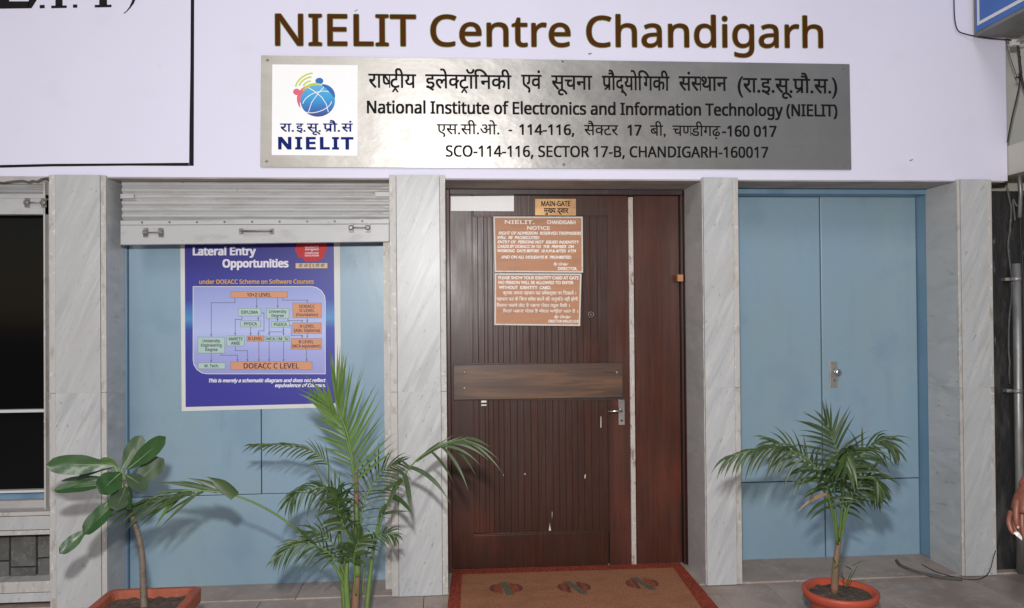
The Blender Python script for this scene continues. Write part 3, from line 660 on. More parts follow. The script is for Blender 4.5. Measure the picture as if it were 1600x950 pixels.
def ell(cx, cy, rx, ry, a0=0, a1=360, n=36, rot=0):
    o = []
    for i in range(n+1):
        a = R(a0+(a1-a0)*i/n); x, y = rx*math.cos(a), ry*math.sin(a); o.append((cx+x*math.cos(R(rot))-y*math.sin(R(rot)), cy+x*math.sin(R(rot))+y*math.cos(R(rot))))
    return o
def disc(name, cx, cy, rx, ry, Y, m, par, rot=0): return MB().pprism(ell(cx, cy, rx, ry, rot=rot)[:-1], Y, Y+.0004).build(name, m, par)
def ribbon(name, pts, w, Y, m, par):
    b = MB(); P = [at(x, y, Y) for x, y in pts]; mpp = (at(501, 150, Y)-at(500, 150, Y)).length
    ww = w if hasattr(w, '__len__') else [w]*len(P); L_, R_ = [], []
    for i, p in enumerate(P):
        t_ = (P[min(i+1, len(P)-1)]-P[max(i-1, 0)]).normalized(); n_ = Vector((-t_.z, 0, t_.x))*ww[i]*mpp/2; L_.append(p+n_); R_.append(p-n_)
    n = len(P); b.add(L_+R_, [(i, i+1, n+i+1, n+i) for i in range(n-1)]); return b.build(name, m, par, recalc=False)
pink = flat('pink_print', (.72, .13, .20)); lime = flat('lime_print', (.52, .62, .03)); dblue = flat('royal_blue_print', (.01, .14, .46)); cyan = flat('sky_blue_print', (.05, .42, .78))
disc('globe', 496.5, 157.5, 27, 24.8, YK-.0006, globe, lg)
ribbon('pink_figure', ell(496, 157, 29.5, 26, 155, 250, 18), [1+5.5*math.sin(math.pi*i/18) for i in range(19)], YK-.0003, pink, lg)
disc('pink_head', 463.5, 143.5, 5.6, 5, YK-.0007, pink, lg); ribbon('pink_arm', [(466, 148), (471, 152), (469, 160)], [5, 6, 3], YK-.0005, pink, lg)
disc('blue_head', 499, 126.5, 6.2, 5, YK-.00105, dblue, lg)
ribbon('blue_figure', ell(496, 157, 27, 25.5, 285, 350, 16), [2+5*math.sin(math.pi*i/16) for i in range(17)], YK-.0009, dblue, lg)
ribbon('lime_arc', ell(495, 157, 27.5, 26, 215, 285, 14), [1+3*math.sin(math.pi*i/14) for i in range(15)], YK-.0012, lime, lg)
for k, (cx, cy, rx) in enumerate(((497, 141, 27), (494, 140, 20), (492, 139.5, 13))):
    ribbon('lime_wave', ell(cx-4, cy, rx*1.18, rx, 192+k*6, 262, 14), 2.3, YK-.0006, lime, lg)
wp = M['logo_white']
ribbon('globe_line', ell(497, 158, 25, 14, 190, 335, 16, -20)[1:-1], 1.1, YK-.0013, wp, lg)
ribbon('globe_line', ell(494, 162, 25, 13, 15, 150, 16, -16), 1.1, YK-.0013, wp, lg)
ribbon('globe_line', [(482, 137), (492, 143), (503, 152), (510, 163), (513, 175)], 1.1, YK-.0014, wp, lg)
ribbon('globe_line', [(506, 136), (497, 146), (487, 160), (482, 175)], 1, YK-.0015, wp, lg)
for s, x0, x1 in (('रा.', 438, 459), ('इ.', 463, 477), ('सू.', 480, 501), ('प्रौ.', 505, 531), ('सं', 534, 551)):
    put_text('lettering', s, M['navy'], lg, (x0, 205.5), (x1, 205.6), 12.6, YK-.0006, dv=True, bold=.8)
put_text('lettering', 'NIELIT', M['navy'], lg, (436, 232.6), (551, 232.8), 18.2, YK-.0006, SANS, bold=2.9, space=1.18)

# ================================================================== poster
YPo = YB-.0025
po = thing('poster', 'blue course poster with a flow chart taped on the pale blue panel', 'poster', at(405, 640, YPo))
MB().pprism([(281.5, 372), (531, 372), (533, 636), (284, 642.5)], YPo, YPo+.0015).build('sheet', M['signwhite'], po)
pb = mat('poster_blue_print', (.03, .035, .28), .38, rnd=False)
t = pb.node_tree; geo = t.nodes.new('ShaderNodeNewGeometry'); sx = t.nodes.new('ShaderNodeSeparateXYZ'); t.links.new(geo.outputs['Position'], sx.inputs[0])
mr = t.nodes.new('ShaderNodeMapRange'); mr.inputs[1].default_value = at(400, 640, YPo).z; mr.inputs[2].default_value = at(400, 372, YPo).z; t.links.new(sx.outputs[2], mr.inputs[0])
cr = t.nodes.new('ShaderNodeValToRGB'); t.links.new(mr.outputs[0], cr.inputs[0]); t.links.new(cr.outputs[0], t.nodes['Principled BSDF'].inputs['Base Color'])
cr.color_ramp.elements[0].color = (.040, .036, .30, 1); cr.color_ramp.elements[1].color = (.030, .028, .24, 1)
for p_, c_ in ((.32, (.036, .038, .31)), (.47, (.035, .06, .36)), (.53, (.07, .26, .52)), (.565, (.07, .20, .48)), (.64, (.033, .05, .33)), (.8, (.032, .032, .26))):
    e = cr.color_ramp.elements.new(p_); e.color = (*c_, 1)
MB().pprism([(288.5, 372), (521.5, 372), (524, 630), (290, 636)], YPo-.0005, YPo).build('printed_ground', pb, po)
YQ = YPo-.0010
lav = mat('poster_lavender_print', (.33, .36, .70), .38, rnd=False)
t = lav.node_tree; geo = t.nodes.new('ShaderNodeNewGeometry'); sx = t.nodes.new('ShaderNodeSeparateXYZ'); t.links.new(geo.outputs['Position'], sx.inputs[0])
mr = t.nodes.new('ShaderNodeMapRange'); mr.inputs[1].default_value = at(400, 585, YPo).z; mr.inputs[2].default_value = at(400, 448, YPo).z; t.links.new(sx.outputs[2], mr.inputs[0])
cr = t.nodes.new('ShaderNodeValToRGB'); t.links.new(mr.outputs[0], cr.inputs[0]); t.links.new(cr.outputs[0], t.nodes['Principled BSDF'].inputs['Base Color'])
cr.color_ramp.elements[0].color = (.30, .31, .62, 1); cr.color_ramp.elements[1].color = (.28, .32, .64, 1)
for p_, c_ in ((.5, (.44, .50, .80)), (.25, (.34, .37, .70))): e = cr.color_ramp.elements.new(p_); e.color = (*c_, 1)
def rounded(x0, y0, x1, y1, r):
    return [(x0, y0), (x1-r, y0)]+[(x1-r+r*math.sin(R(a)), y0+r-r*math.cos(R(a))) for a in (20, 45, 70)]+[(x1, y0+r), (x1, y1), (x0+r, y1)]+[(x0+r-r*math.sin(R(a)), y1-r+r*math.cos(R(a))) for a in (20, 45, 70)]+[(x0, y1-r)]
MB().pprism(rounded(301.2, 447.2, 508.8, 584.6, 22), YQ, YQ+.0004).build('panel_outline', M['signwhite'], po)
MB().pprism(rounded(302.2, 448.2, 507.8, 583.6, 21.5), YQ-.0005, YQ-.0001).build('diagram_panel', lav, po)
YZ = YQ-.0010
mint = flat('mint_print', (.40, .56, .50)); orange = flat('orange_print', (.62, .29, .16)); ink = flat('dark_ink', (.03, .02, .06)); yellow = flat('amber_print', (.62, .34, .03)); pwhite = flat('poster_white', (.78, .76, .86)); edge = flat('box_outline_ink', (.13, .13, .22)); red = flat('red_seal', (.55, .025, .03)); gold = flat('pale_gold', (.66, .50, .30))
W2 = YZ+.0003
def node(x0, y0, x1, y1, m, lines, cap, bold=.25):
    MB().pprism([(x0-.5, y0-.5), (x1+.5, y0-.5), (x1+.5, y1+.5), (x0-.5, y1+.5)], W2, W2+.0001).build('box_outline', edge, po)
    bx_ = MB().pprism([(x0, y0), (x1, y0), (x1, y1), (x0, y1)], YZ, YZ+.0002).build('diagram_box', m, po)
    n = len(lines)
    for i, (s, w_) in enumerate(lines):
        yy = (y0+y1)/2+cap/2+(i-(n-1)/2)*(cap*1.42); cx = (x0+x1)/2
        put_text('lettering', s, ink, bx_, (cx-w_/2, yy), (cx+w_/2, yy), cap, YZ-.0004, SANS, bold=bold)
def wire(pts, arrow=True):
    b = MB(); w_ = .45
    for (x0, y0), (x1, y1) in zip(pts, pts[1:]):
        b.pprism([(min(x0, x1)-w_, min(y0, y1)-w_), (max(x0, x1)+w_, min(y0, y1)-w_), (max(x0, x1)+w_, max(y0, y1)+w_), (min(x0, x1)-w_, max(y0, y1)+w_)], YZ+.00032, YZ+.0004)
    if arrow: x, y = pts[-1]; b.pprism([(x-1.6, y-3.6), (x+1.6, y-3.6), (x, y)], YZ+.0002, YZ+.0003)
    b.build('connector', edge, po)
node(360.5, 456, 449, 465, orange, [('10+2 LEVEL', 37)], 5.4, .4)
node(372.5, 482, 407.5, 493.5, mint, [('DIPLOMA', 26)], 5); node(416.5, 482, 451.5, 497.5, mint, [('University', 27), ('Degree', 19)], 4.6)
node(376, 501.5, 407, 510.5, mint, [('PPDCA', 20)], 4.8); node(424.5, 502.5, 452, 511, mint, [('PGDCA', 20)], 4.8)
node(457.5, 473.5, 502, 496.5, orange, [('DOEACC', 24), ('O LEVEL', 23), ('(Foundation)', 34)], 4.6)
node(457.5, 504.5, 502, 521, orange, [('A LEVEL', 23), ('(Adv. Diploma)', 40)], 4.7); node(455, 529, 502, 545.5, orange, [('B LEVEL', 23), ('(MCA equivalent)', 44)], 4.7)
node(309.5, 527, 351, 551.5, mint, [('University', 27), ('Engineering', 32), ('Degree', 19)], 4.8); node(354.5, 525, 381.5, 540.5, mint, [('AMIETE', 22), ('AMIE', 14)], 4.8)
node(386, 525, 412.5, 533, orange, [('B LEVEL', 22)], 4.6); node(415, 525.5, 431.5, 533, mint, [('MCA', 13)], 4.8); node(434.5, 525.5, 452, 533, mint, [('M. Sc', 15)], 4.8)
node(310, 567, 351.5, 576, mint, [('M. Tech.', 22)], 4.6); node(360.5, 565.5, 487.5, 577.5, orange, [('DOEACC C LEVEL', 86)], 8.2, .5)
for wpts in ([(367, 465), (367, 473), (330, 473), (330, 526)], [(401, 466), (401, 481)], [(434, 466), (434, 481)], [(442, 466), (442, 469), (480, 469), (480, 472.5)],
             [(403.5, 494), (403.5, 500.5)], [(378, 494), (378, 499), (367.5, 499), (367.5, 524)], [(391.5, 511), (391.5, 524)], [(408, 489), (412.5, 489), (412.5, 517), (404, 517), (404, 524)],
             [(433.5, 498), (433.5, 502)], [(420.5, 498), (420.5, 524)], [(443, 511.5), (443, 524)], [(421, 518.5), (443, 518.5)], [(450, 498), (450, 501), (472, 501), (472, 504)],
             [(480, 497), (480, 504)], [(480, 521.5), (480, 528)], [(452, 508), (455, 508), (455, 524), (472, 524), (472, 528)], [(330, 552), (330, 566)], [(345, 552), (345, 555), (371, 555), (371, 565)],
             [(367.5, 541), (367.5, 548), (386.5, 548), (386.5, 565)], [(404.5, 533.5), (404.5, 565)], [(420.5, 533.5), (420.5, 565)], [(443, 533.5), (443, 565)], [(479, 546), (479, 565)]): wire(wpts)
def pt(s, x0, x1, y, cap, m, f=SANS, sh_=0, bold=.6): put_text('lettering', s, m, po, (x0, y), (x1, y-(x1-x0)*.003), cap, YZ, f, sh_, bold)
pt('Lateral Entry', 302, 399, 398.5, 12.2, pwhite, bold=1.7); pt('Opportunities', 348.5, 450, 417.5, 12.2, pwhite, bold=1.7)
pt('under DOEACC Scheme on Software Courses', 311.5, 490, 443.5, 6.6, yellow, bold=.5)
pt('This is merely a schematic diagram and does not reflect', 326.5, 509, 597.3, 5.4, pwhite, sh_=.3, bold=.6); pt('equivalence of Courses.', 430, 508.5, 602.8+2, 5.4, pwhite, sh_=.3, bold=.6)
seal = [(462.5, 385), (464, 376), (470, 370), (504, 370), (510, 376), (511, 386), (509.5, 393), (506, 398), (505, 404), (499, 406), (493, 409), (485, 407.5), (477, 409), (473, 403), (466, 402), (464, 396), (460.5, 391)]
MB().pprism(seal, YZ, YZ+.0004).build('red_seal', red, po)
for s, y in (('QUALITY', 387), ('ASSURANCE', 391), ('COMPUTER', 396.8), ('EDUCATION', 400.6)): pt(s, 476.5, 498, y, 2.6, pwhite, bold=.25)
ms = YZ
put_text('lettering', '✦', pwhite, po, (486, 393), (489, 393), 2, YZ-.0006)
MB().pprism([(462, 411.3), (511.5, 411), (511.5, 419), (462, 419.2)], YZ, YZ+.0004).build('seal_label', gold, po)
put_text('lettering', 'डी ओ ई ए सी सी', ink, po, (467, 417.3), (507, 417.2), 3.9, YZ-.0006, dv=True, bold=.1)

# ================================================================== blue box sign top right
yn, yf2 = -1.3, -.0
Pw = at(1521.5, 58, -.02); zb = Pw.z; sx0 = Pw.x; sx1 = at(1592, 60, -.02).x
bs = thing('box_sign', 'blue projecting box sign with white border at the top right corner', 'sign', (sx0, -.6, zb))
MB().box(sx0, sx1, yn, -.02, zb, zb+.95).build('casing', M['signgrey'], bs, bevel=.004)
MB().box(sx0-.004, sx0, yn+.02, -.045, zb+.022, zb+.93).build('face', M['signblue'], bs)
def sidebox(name, y0, y1, z0, z1, m): return MB().box(sx0-.006, sx0-.0045, y0, y1, z0, z1).build(name, m, bs)
sidebox('border', yn+.09, -.062, zb+.055, zb+.075, M['signwhite']); sidebox('border', yn+.09, -.062, zb+.87, zb+.89, M['signwhite'])
sidebox('border', -.082, -.062, zb+.075, zb+.87, M['signwhite']); sidebox('border', yn+.09, yn+.11, zb+.075, zb+.87, M['signwhite'])
b = MB(); Yc = -.36
tri = [(-.30, zb+.165), (-.22, zb+.40), (-.10, zb+.40), (-.10, zb+.45), (-.62, zb+.45), (-.62, zb+.40), (-.52, zb+.40), (-.45, zb+.30)]
b.add([(sx0-.006, y, z) for y, z in tri]+[(sx0-.0045, y, z) for y, z in tri], [tuple(range(8)), tuple(range(15, 7, -1))]+[(i, i+8, (i+1) % 8+8, (i+1) % 8) for i in range(8)])
b.build('arrow_symbol', M['signwhite'], bs)

# cables, bracket, junction box, conduit
def cable(pts, r, label, m='cable', n=24, name='cable', cat='cable', rough=0):
    P = bez(pts, n)
    if rough: P = [p+Vector((jit(rough), jit(rough), jit(rough))) for p in P]
    o = MB().tube(P, r, 7).build(name, M[m]); return tag(o, label, cat, None)
A = lambda x, y, Y=-.015: tuple(at(x, y, Y))
cable([A(1490, -60), A(1490.5, 0), A(1492, 32), A(1497, 48), A(1508, 53), A(1524, 56.5, -.03), A(1548, 60, -.03), A(1575, 62, -.04), A(1590, 67, -.03)], .0038, 'thin black cable looping down the wall and under the blue box sign')
cable([A(1571, 62), A(1577, 85), A(1586, 112), A(1590, 122)], .0028, 'short frayed grey wire slanting down below the blue box sign', 'greycable')
cable([A(1588, 64, -.03), A(1592, 82, -.03), A(1594, 105), A(1598, 128), A(1606, 150)], .0075, 'thick black cable bundle hanging below the blue box sign', rough=.002)
cable([A(1594, 112), A(1593, 130), A(1588, 155), A(1582, 180), A(1577, 205), A(1574, 222)], .0042, 'black cable running down from the knot to the junction box')
b = MB()
for i in range(14):
    a = random.uniform(0, 6.28); c0 = at(1590, 121, -.02); r = random.uniform(.01, .028); b.tube([c0, c0+Vector((math.cos(a)*r*.6, -.01, math.sin(a)*r*.6)), c0+Vector((math.cos(a+.5)*r, -.004, math.sin(a+.5)*r))], .0018, 5)
kn = b.build('wire_knot', M['cable']); tag(kn, 'frayed knot of black wire ends under the blue box sign', 'wire')
ib = thing('cable_clamp', 'small white insulator clamp under the corner of the blue box sign', 'clamp', at(1588, 70, -.04))
MB().pbox(1582, 61, 1594, 70, -.05, -.02).build('clamp_body', M['signwhite'], ib, bevel=.003)
MB().tube([at(1586, 66, -.03), at(1600, 60, -.12), at(1612, 58, -.16)], .005, 8).build('clamp_arm', M['alu'], ib)
jb = thing('junction_box', 'cream electrical box with dusty dark front above the sooty wall', 'junction box', at(1592, 264, -.1))
a0, a1, c0, c1 = rect(1590, 219, 1640, 266, -.22)
z0, z1 = at(1590, 264, -.22).z, at(1590, 215, -.22).z
jx = at(1575, 240, 0).x
MB().box(jx, jx+.45, -.2, .3, z0, z1).build('casing', M['cream'], jb, bevel=.006)
MB().box(jx+.022, jx+.43, -.206, -.199, z0+.02, z1-.018).build('front_cover', M['soffit'], jb, bevel=.002)
MB().tube([at(1592, 266, .0), at(1595, 300, .02), at(1593, 340, .03)], .012, 8).build('cable_gland', M['pipe'], jb)
cd = thing('conduit_pipe', 'grey metal conduit pipe standing against the sooty wall', 'pipe', (at(1590, 600, 0).x, 0, 0))
xp = at(1590.5, 600, .0).x
MB().tube([(xp, .0, .004), (xp+.002, .0, .9), (xp, .0, at(1590, 412, 0).z)], .024, 16).build('pipe', M['pipe'], cd)
for y in (436, 611): 
    p = at(1590, y, 0); MB().tube([(xp, .0, p.z-.012), (xp, .0, p.z+.012)], .028, 16).build('collar', M['pipe'], cd)
    MB().box(xp-.055, xp-.02, .02, .065, p.z-.01, p.z+.01).build('clip', M['alu'], cd, bevel=.002)
cable([A(1597, 300, .03), A(1594, 350, .03), A(1597, 400, .0), (xp+.03, -.02, 1.7), (xp+.03, -.02, 1.2), A(1604, 700, -.02)], .005, 'black cable running down beside the grey conduit pipe')
cable([A(1573, 290, .04), A(1580, 330, .05), A(1576, 380, .045), A(1581, 450, .05), A(1576, 520, .045), A(1578, 600, .05)], .006, 'dusty old wire stuck on the sooty wall', 'greycable', rough=.003)
cable([A(1600, 300, .04), A(1590, 322, .03), A(1583, 312, .04), A(1586, 345, .05)], .006, 'looped grey wire below the junction box', 'greycable')
# hose and cable on the floor at right
G = lambda x, y, z=.012: tuple(ground(x, y, z))
cable([G(1401, 876), G(1408, 884), G(1430, 893), G(1455, 899), G(1480, 903), G(1503, 905)], .010, 'dusty grey hose lying on the floor at the foot of the right pillar', 'greycable')
cable([G(1440, 882, .008), G(1462, 893, .008), G(1485, 900, .008), G(1510, 905, .008), G(1532, 904, .02), A(1546, 893, -.045), A(1553, 868, -.045), A(1562, 842, .03), A(1566, 825, .04)], .0026, 'thin dark cable climbing from the floor past the right pillar')

# ================================================================== doormat
def coir(name, base, dark):
    return mat(name, base, .95, spec=.1, rnd=False, layers=[((120, 40, 40), dark, .42, .62, .85), ((6, 9, 6), [c*.7 for c in base], .45, .7, .6)], bump=((160, 160, 60), .9, .005))
MT = .020
dm = thing('doormat', 'tan coir doormat with red border and three striped medallions before the wooden gate', 'doormat', ground(890, 915))
def gpoly(pix, z0, z1, name, m, par, bev=0):
    P = [ground(x, y, z1) for x, y in pix]; n = len(P)
    return MB().add([(p.x, p.y, z0) for p in P]+[(p.x, p.y, z1) for p in P], [tuple(range(n)), tuple(range(2*n-1, n-1, -1))]+[(i, i+n, (i+1) % n+n, (i+1) % n) for i in range(n)]).build(name, m, par, bevel=bev)
cr_red = coir('red_coir', (.36, .075, .045), (.17, .03, .02)); cr_tan = coir('tan_coir', (.42, .185, .10), (.30, .14, .075))
cr_or = coir('orange_coir', (.36, .115, .06), (.2, .05, .02)); cr_mar = coir('maroon_coir', (.24, .09, .075), (.08, .025, .025)); cr_gr = coir('green_coir', (.17, .145, .10), (.11, .11, .075))
bl = ground(707, 895, .0); br = ground(1063, 884.5, .0)
fl_ = ground(700, 949, 0); v_ = (fl_-bl)
fr_ = ground(1117, 948.5, 0)
k = 1.55
MBm = MB(); Pn = [bl, br, br+(fr_-br)*k, bl+(fl_-bl)*k]
nx, ny = 24, 10; gv = []; 
for j in range(ny+1):
    for i in range(nx+1):
        u, v = i/nx, j/ny; p = Pn[0].lerp(Pn[1], u).lerp(Pn[3].lerp(Pn[2], u), v); gv.append(Vector((p.x+jit(.002), p.y+jit(.002), MT+.003*math.sin(u*9)*math.sin(v*5))))
MBm.add(gv, [(j*(nx+1)+i, j*(nx+1)+i+1, (j+1)*(nx+1)+i+1, (j+1)*(nx+1)+i) for j in range(ny) for i in range(nx)], True)
MBm.add([(p.x, p.y, .009) for p in Pn]+[(p.x, p.y, MT) for p in Pn], [(0, 1, 5, 4), (1, 2, 6, 5), (2, 3, 7, 6), (3, 0, 4, 7)])
MBm.build('border', cr_red, dm, recalc=False)
gz_ = MT+.0045
fb = [ground(722, 897.5, gz_), ground(1052, 887, gz_)]
ff = [ground(719.5, 949, gz_), ground(1095, 948, gz_)]
Pf = [fb[0], fb[1], fb[1]+(ff[1]-fb[1])*1.45, fb[0]+(ff[0]-fb[0])*1.45]
MB().add([(p.x, p.y, MT) for p in Pf]+[(p.x, p.y, gz_) for p in Pf], [(0, 1, 2, 3)[::-1], (4, 5, 6, 7), (0, 1, 5, 4), (1, 2, 6, 5), (2, 3, 7, 6), (3, 0, 4, 7)]).build('field', cr_tan, dm)
for k_, (cx, cy) in enumerate(((791, 919), (897, 917.5), (1003, 911.5))):
    c0 = ground(cx, cy, gz_); rr = .098
    def blob(s0, s1, n=9, w=1.0):       # slice of the medallion between fractions s0..s1 across
        out = []
        for i in range(n+1): x = s0+(s1-s0)*i/n; out.append((x, math.sqrt(max(0, 1-x*x))))
        return [(c0.x+x*rr, c0.y+y*rr*.95) for x, y in out]+[(c0.x+x*rr, c0.y-y*rr*.95) for x, y in out[::-1]]
    for j, (s0, s1, mm) in enumerate(((-1, -.72, cr_mar), (-.72, -.48, cr_or), (-.48, -.25, cr_mar if k_ else cr_or), (.22, .5, cr_mar if k_ == 1 else cr_or), (.5, .74, cr_or), (.74, 1, cr_mar))):
        pts = blob(s0, s1); n = len(pts); z0_, z1_ = gz_-.001, gz_+.0012
        MB().add([(x, y, z1_) for x, y in pts], [tuple(range(n))]).build('medallion_stripe', mm, dm)
    sk = -.25 if k_ else -.05
    pts = [(c0.x-.026+sk*.09, c0.y+.102), (c0.x+.018+sk*.09, c0.y+.102), (c0.x+.03-sk*.13, c0.y-.115), (c0.x-.014-sk*.13, c0.y-.115)]
    MB().add([(x, y, gz_+.002) for x, y in pts], [(0, 1, 2, 3)]).build('green_bar', cr_gr, dm)

# ================================================================== pots
def round_pot():
    c = ground(1313, 921, .25); YC = -.74; c = at(1313, 921, YC); R_ = .185; zr_ = c.z
    t = thing('round_pot', 'round red plastic bowl pot under the small palm by the blue doors', 'plant pot', (c.x, YC, 0))
    MB().lathe((c.x, YC, 0), [(.10, .012), (.118, .012), (.125, .03), (.152, zr_-.05), (.158, zr_-.045), (.176, zr_-.042), (.185, zr_-.012), (.184, zr_), (.172, zr_+.003), (.160, zr_-.004), (.150, zr_-.03), (.10, zr_-.06), (.01, zr_-.07)], 48).build('bowl', M['terra_red'], t)
    s = MB(); k = 26; 
    V = [(c.x, YC, zr_-.018)]; Fs = []
    for r in range(1, 5):
        for j in range(k): a = 2*math.pi*j/k; V.append((c.x+math.cos(a)*.152*r/4, YC+math.sin(a)*.152*r/4, zr_-.024+jit(.006)+(.008 if r < 3 else 0)))
    for j in range(k): Fs.append((0, 1+j, 1+(j+1) % k))
    for r in range(3):
        for j in range(k): Fs.append((1+r*k+j, 1+(r+1)*k+j, 1+(r+1)*k+(j+1) % k, 1+r*k+(j+1) % k))
    s.add(V, Fs, True).build('soil', M['soil'], t); return c, zr_
def square_pot(px0, px1, py, YC, depth, label, name='square_pot'):
    a = at(px0, py, YC); b = at(px1, py, YC); z = a.z; x0, x1 = a.x, b.x; y1 = YC; y0 = YC-depth
    t = thing(name, label, 'plant pot', ((x0+x1)/2, (y0+y1)/2, 0)); w_ = .035; s = MB()
    def ring(x0, x1, y0, y1, z, r=.04):
        out = []
        for (cx, cy, a0) in ((x1-r, y1-r, 0), (x0+r, y1-r, 90), (x0+r, y0+r, 180), (x1-r, y0+r, 270)):
            for i in range(4): a_ = R(a0+i*30); out.append(Vector((cx+r*math.cos(a_), cy+r*math.sin(a_), z)))
        return out
    prof = [(.055, .0), (.05, .01), (.022, z-.075), (.018, z-.07), (.0, z-.066), (-.002, z-.008), (.004, z), (.03, z+.001), (.036, z-.006), (.042, z-.05)]
    rings = [ring(x0+d, x1-d, y0+d, y1-d, zz, .035) for d, zz in prof]; n = 16
    for r_ in rings: s.v += r_
    for i in range(len(rings)-1):
        for j in range(n): s.f.append((i*n+j, i*n+(j+1) % n, (i+1)*n+(j+1) % n, (i+1)*n+j)); s.sm.append(False)
    s.f.append(tuple(range(n-1, -1, -1))); s.sm.append(False)
    s.build('pot_wall', M['terra'], t, bevel=.003)
    g_ = MB(); k = 12; V = []
    for j in range(k+1):
        for i in range(k+1): V.append((x0+.042+(x1-x0-.084)*i/k, y0+.042+(depth-.084)*j/k, z-.035+jit(.007)))
    g_.add(V, [(j*(k+1)+i, j*(k+1)+i+1, (j+1)*(k+1)+i+1, (j+1)*(k+1)+i) for j in range(k) for i in range(k)], True).build('soil', M['soil'], t)
    return t
rc, rz = round_pot()
square_pot(172, 317, 920, -.74, .40, 'square terracotta pot under the broad leaved plant, lower left')
# the middle palm's pot stands just below the picture
mpx = at(552, 960, -.62)
b = MB(); t = thing('round_pot', 'terracotta pot of the tall palm, just below the lower edge', 'plant pot', (mpx.x, -.62, 0))
b.lathe((mpx.x, -.62, 0), [(.09, .0), (.11, .0), (.135, .075), (.142, .078), (.142, .098), (.128, .098), (.125, .08), (.01, .078)], 36).build('bowl', M['terra'], t)

# ================================================================== palms
def leaflet(base, d, length, width, droop, nrm, parent, m, segs=5):
    """a folded, drooping blade"""
    d = d.normalized(); pts = []; p = Vector(base); v = d.copy()
    for i in range(segs+1):
        pts.append(p.copy()); v = (v+Vector((0, 0, -droop/segs))).normalized(); p = p+v*length/segs
    vs, fs = [], []
    for i, p in enumerate(pts):
        t_ = i/segs; w_ = width*(.45+.55*math.sin(math.pi*min(1, .25+t_*.75))) * (1 if t_ < .55 else max(.02, 1-(t_-.55)/.45))
        tg = (pts[min(i+1, segs)]-pts[max(i-1, 0)]).normalized(); sd_ = tg.cross(nrm); sd_ = sd_.normalized() if sd_.length > 1e-4 else tg.orthogonal().normalized()
        up_ = sd_.cross(tg); vs += [p-sd_*w_/2+up_*w_*.18, p, p+sd_*w_/2+up_*w_*.18]
    for i in range(segs): a = i*3; fs += [(a, a+1, a+4, a+3), (a+1, a+2, a+5, a+4)]
    return MB().add(vs, fs, True).build('leaflet', m, parent, recalc=False)
def frond(par, pts, n, L, a0, a1, droop, width=.016, start=.35, m='leaf', r0=.007, ydir=0., yspread=.35, sides=(1, -1), nrm=Vector((0, -1, .25)), lprof=None, dry=0):
    P = bez([at(x, y, Y) for x, y, Y in pts], 26)
    fo_ = MB().tube(P, [r0*(1-.75*i/26) for i in range(27)], 7).build('frond', M['petiole'], par)
    fo_['x'] = 1
    for k_ in range(n):
        t_ = start+(1-start)*k_/(n-1); i = min(25, int(t_*26)); f_ = t_*26-i; p = P[i].lerp(P[i+1], f_); tg = (P[i+1]-P[i]).normalized()
        u = k_/(n-1); ln = L*(lprof(u) if lprof else (.55+.6*math.sin(math.pi*(.12+u*.72)))*(1-.35*u))
        for s in sides:
            ang = R(a0+(a1-a0)*u+jit(5)); sd_ = Vector((tg.z, 0, -tg.x)).normalized() if abs(tg.x)+abs(tg.z) > .05 else Vector((1, 0, 0))
            d = tg*math.cos(ang)+sd_*s*math.sin(ang)+Vector((0, ydir+jit(yspread), 0))
            mm = M[m]
            if dry and random.random() < dry: mm = M['leafdry']
            leaflet(p+Vector((jit(.001),)*3), d, ln*random.uniform(.86, 1.12), width*random.uniform(.8, 1.15), droop*random.uniform(.7, 1.3), (nrm+Vector((jit(.5), jit(.2), jit(.5)))).normalized(), fo_, mm)
    return fo_
# --- tall middle palm
YM = -.60
mp_ = thing('areca_palm', 'tall areca palm before the pillar left of the wooden gate', 'palm', (mpx.x, -.62, .08))
st = lambda pts, rr, m, n=10, par=mp_, name='stem': MB().tube(bez([at(x, y, Y) for x, y, Y in pts], 14), [rr[0]+(rr[1]-rr[0])*i/14 for i in range(15)], n).build(name, M[m], par)
st([(552, 985, -.62), (556, 925, -.62), (558, 880, -.61), (557, 800, -.6), (556, 740, -.6)], (.024, .010), 'sheath')
st([(558, 900, -.625), (558, 850, -.615), (557, 790, -.61)], (.020, .009), 'petiole')
st([(541, 985, -.60), (536, 910, -.60), (532, 860, -.6), (528, 800, -.6)], (.018, .006), 'petiole')
st([(570, 985, -.60), (578, 900, -.58), (585, 850, -.56), (596, 790, -.55)], (.014, .005), 'petiole')
st([(546, 985, -.65), (541, 900, -.66), (548, 840, -.64)], (.018, .007), 'petiole')
# upright young frond
frond(mp_, [(558, 790, -.6), (553, 735, -.6), (543, 680, -.6), (530, 645, -.6), (524, 622, -.6)], 26, .315, 50, 10, .12, .0145, .18, 'leaf', .010, 0, .10, (1,), lprof=lambda u: .62+.38*math.sin(math.pi*(.2+.6*u)))
frond(mp_, [(556, 770, -.62), (548, 715, -.62), (535, 665, -.62), (522, 636, -.62)], 16, .25, 52, 16, .22, .013, .25, 'leaf', .006, -.1, .2, (-1,), lprof=lambda u: .6+.4*u)
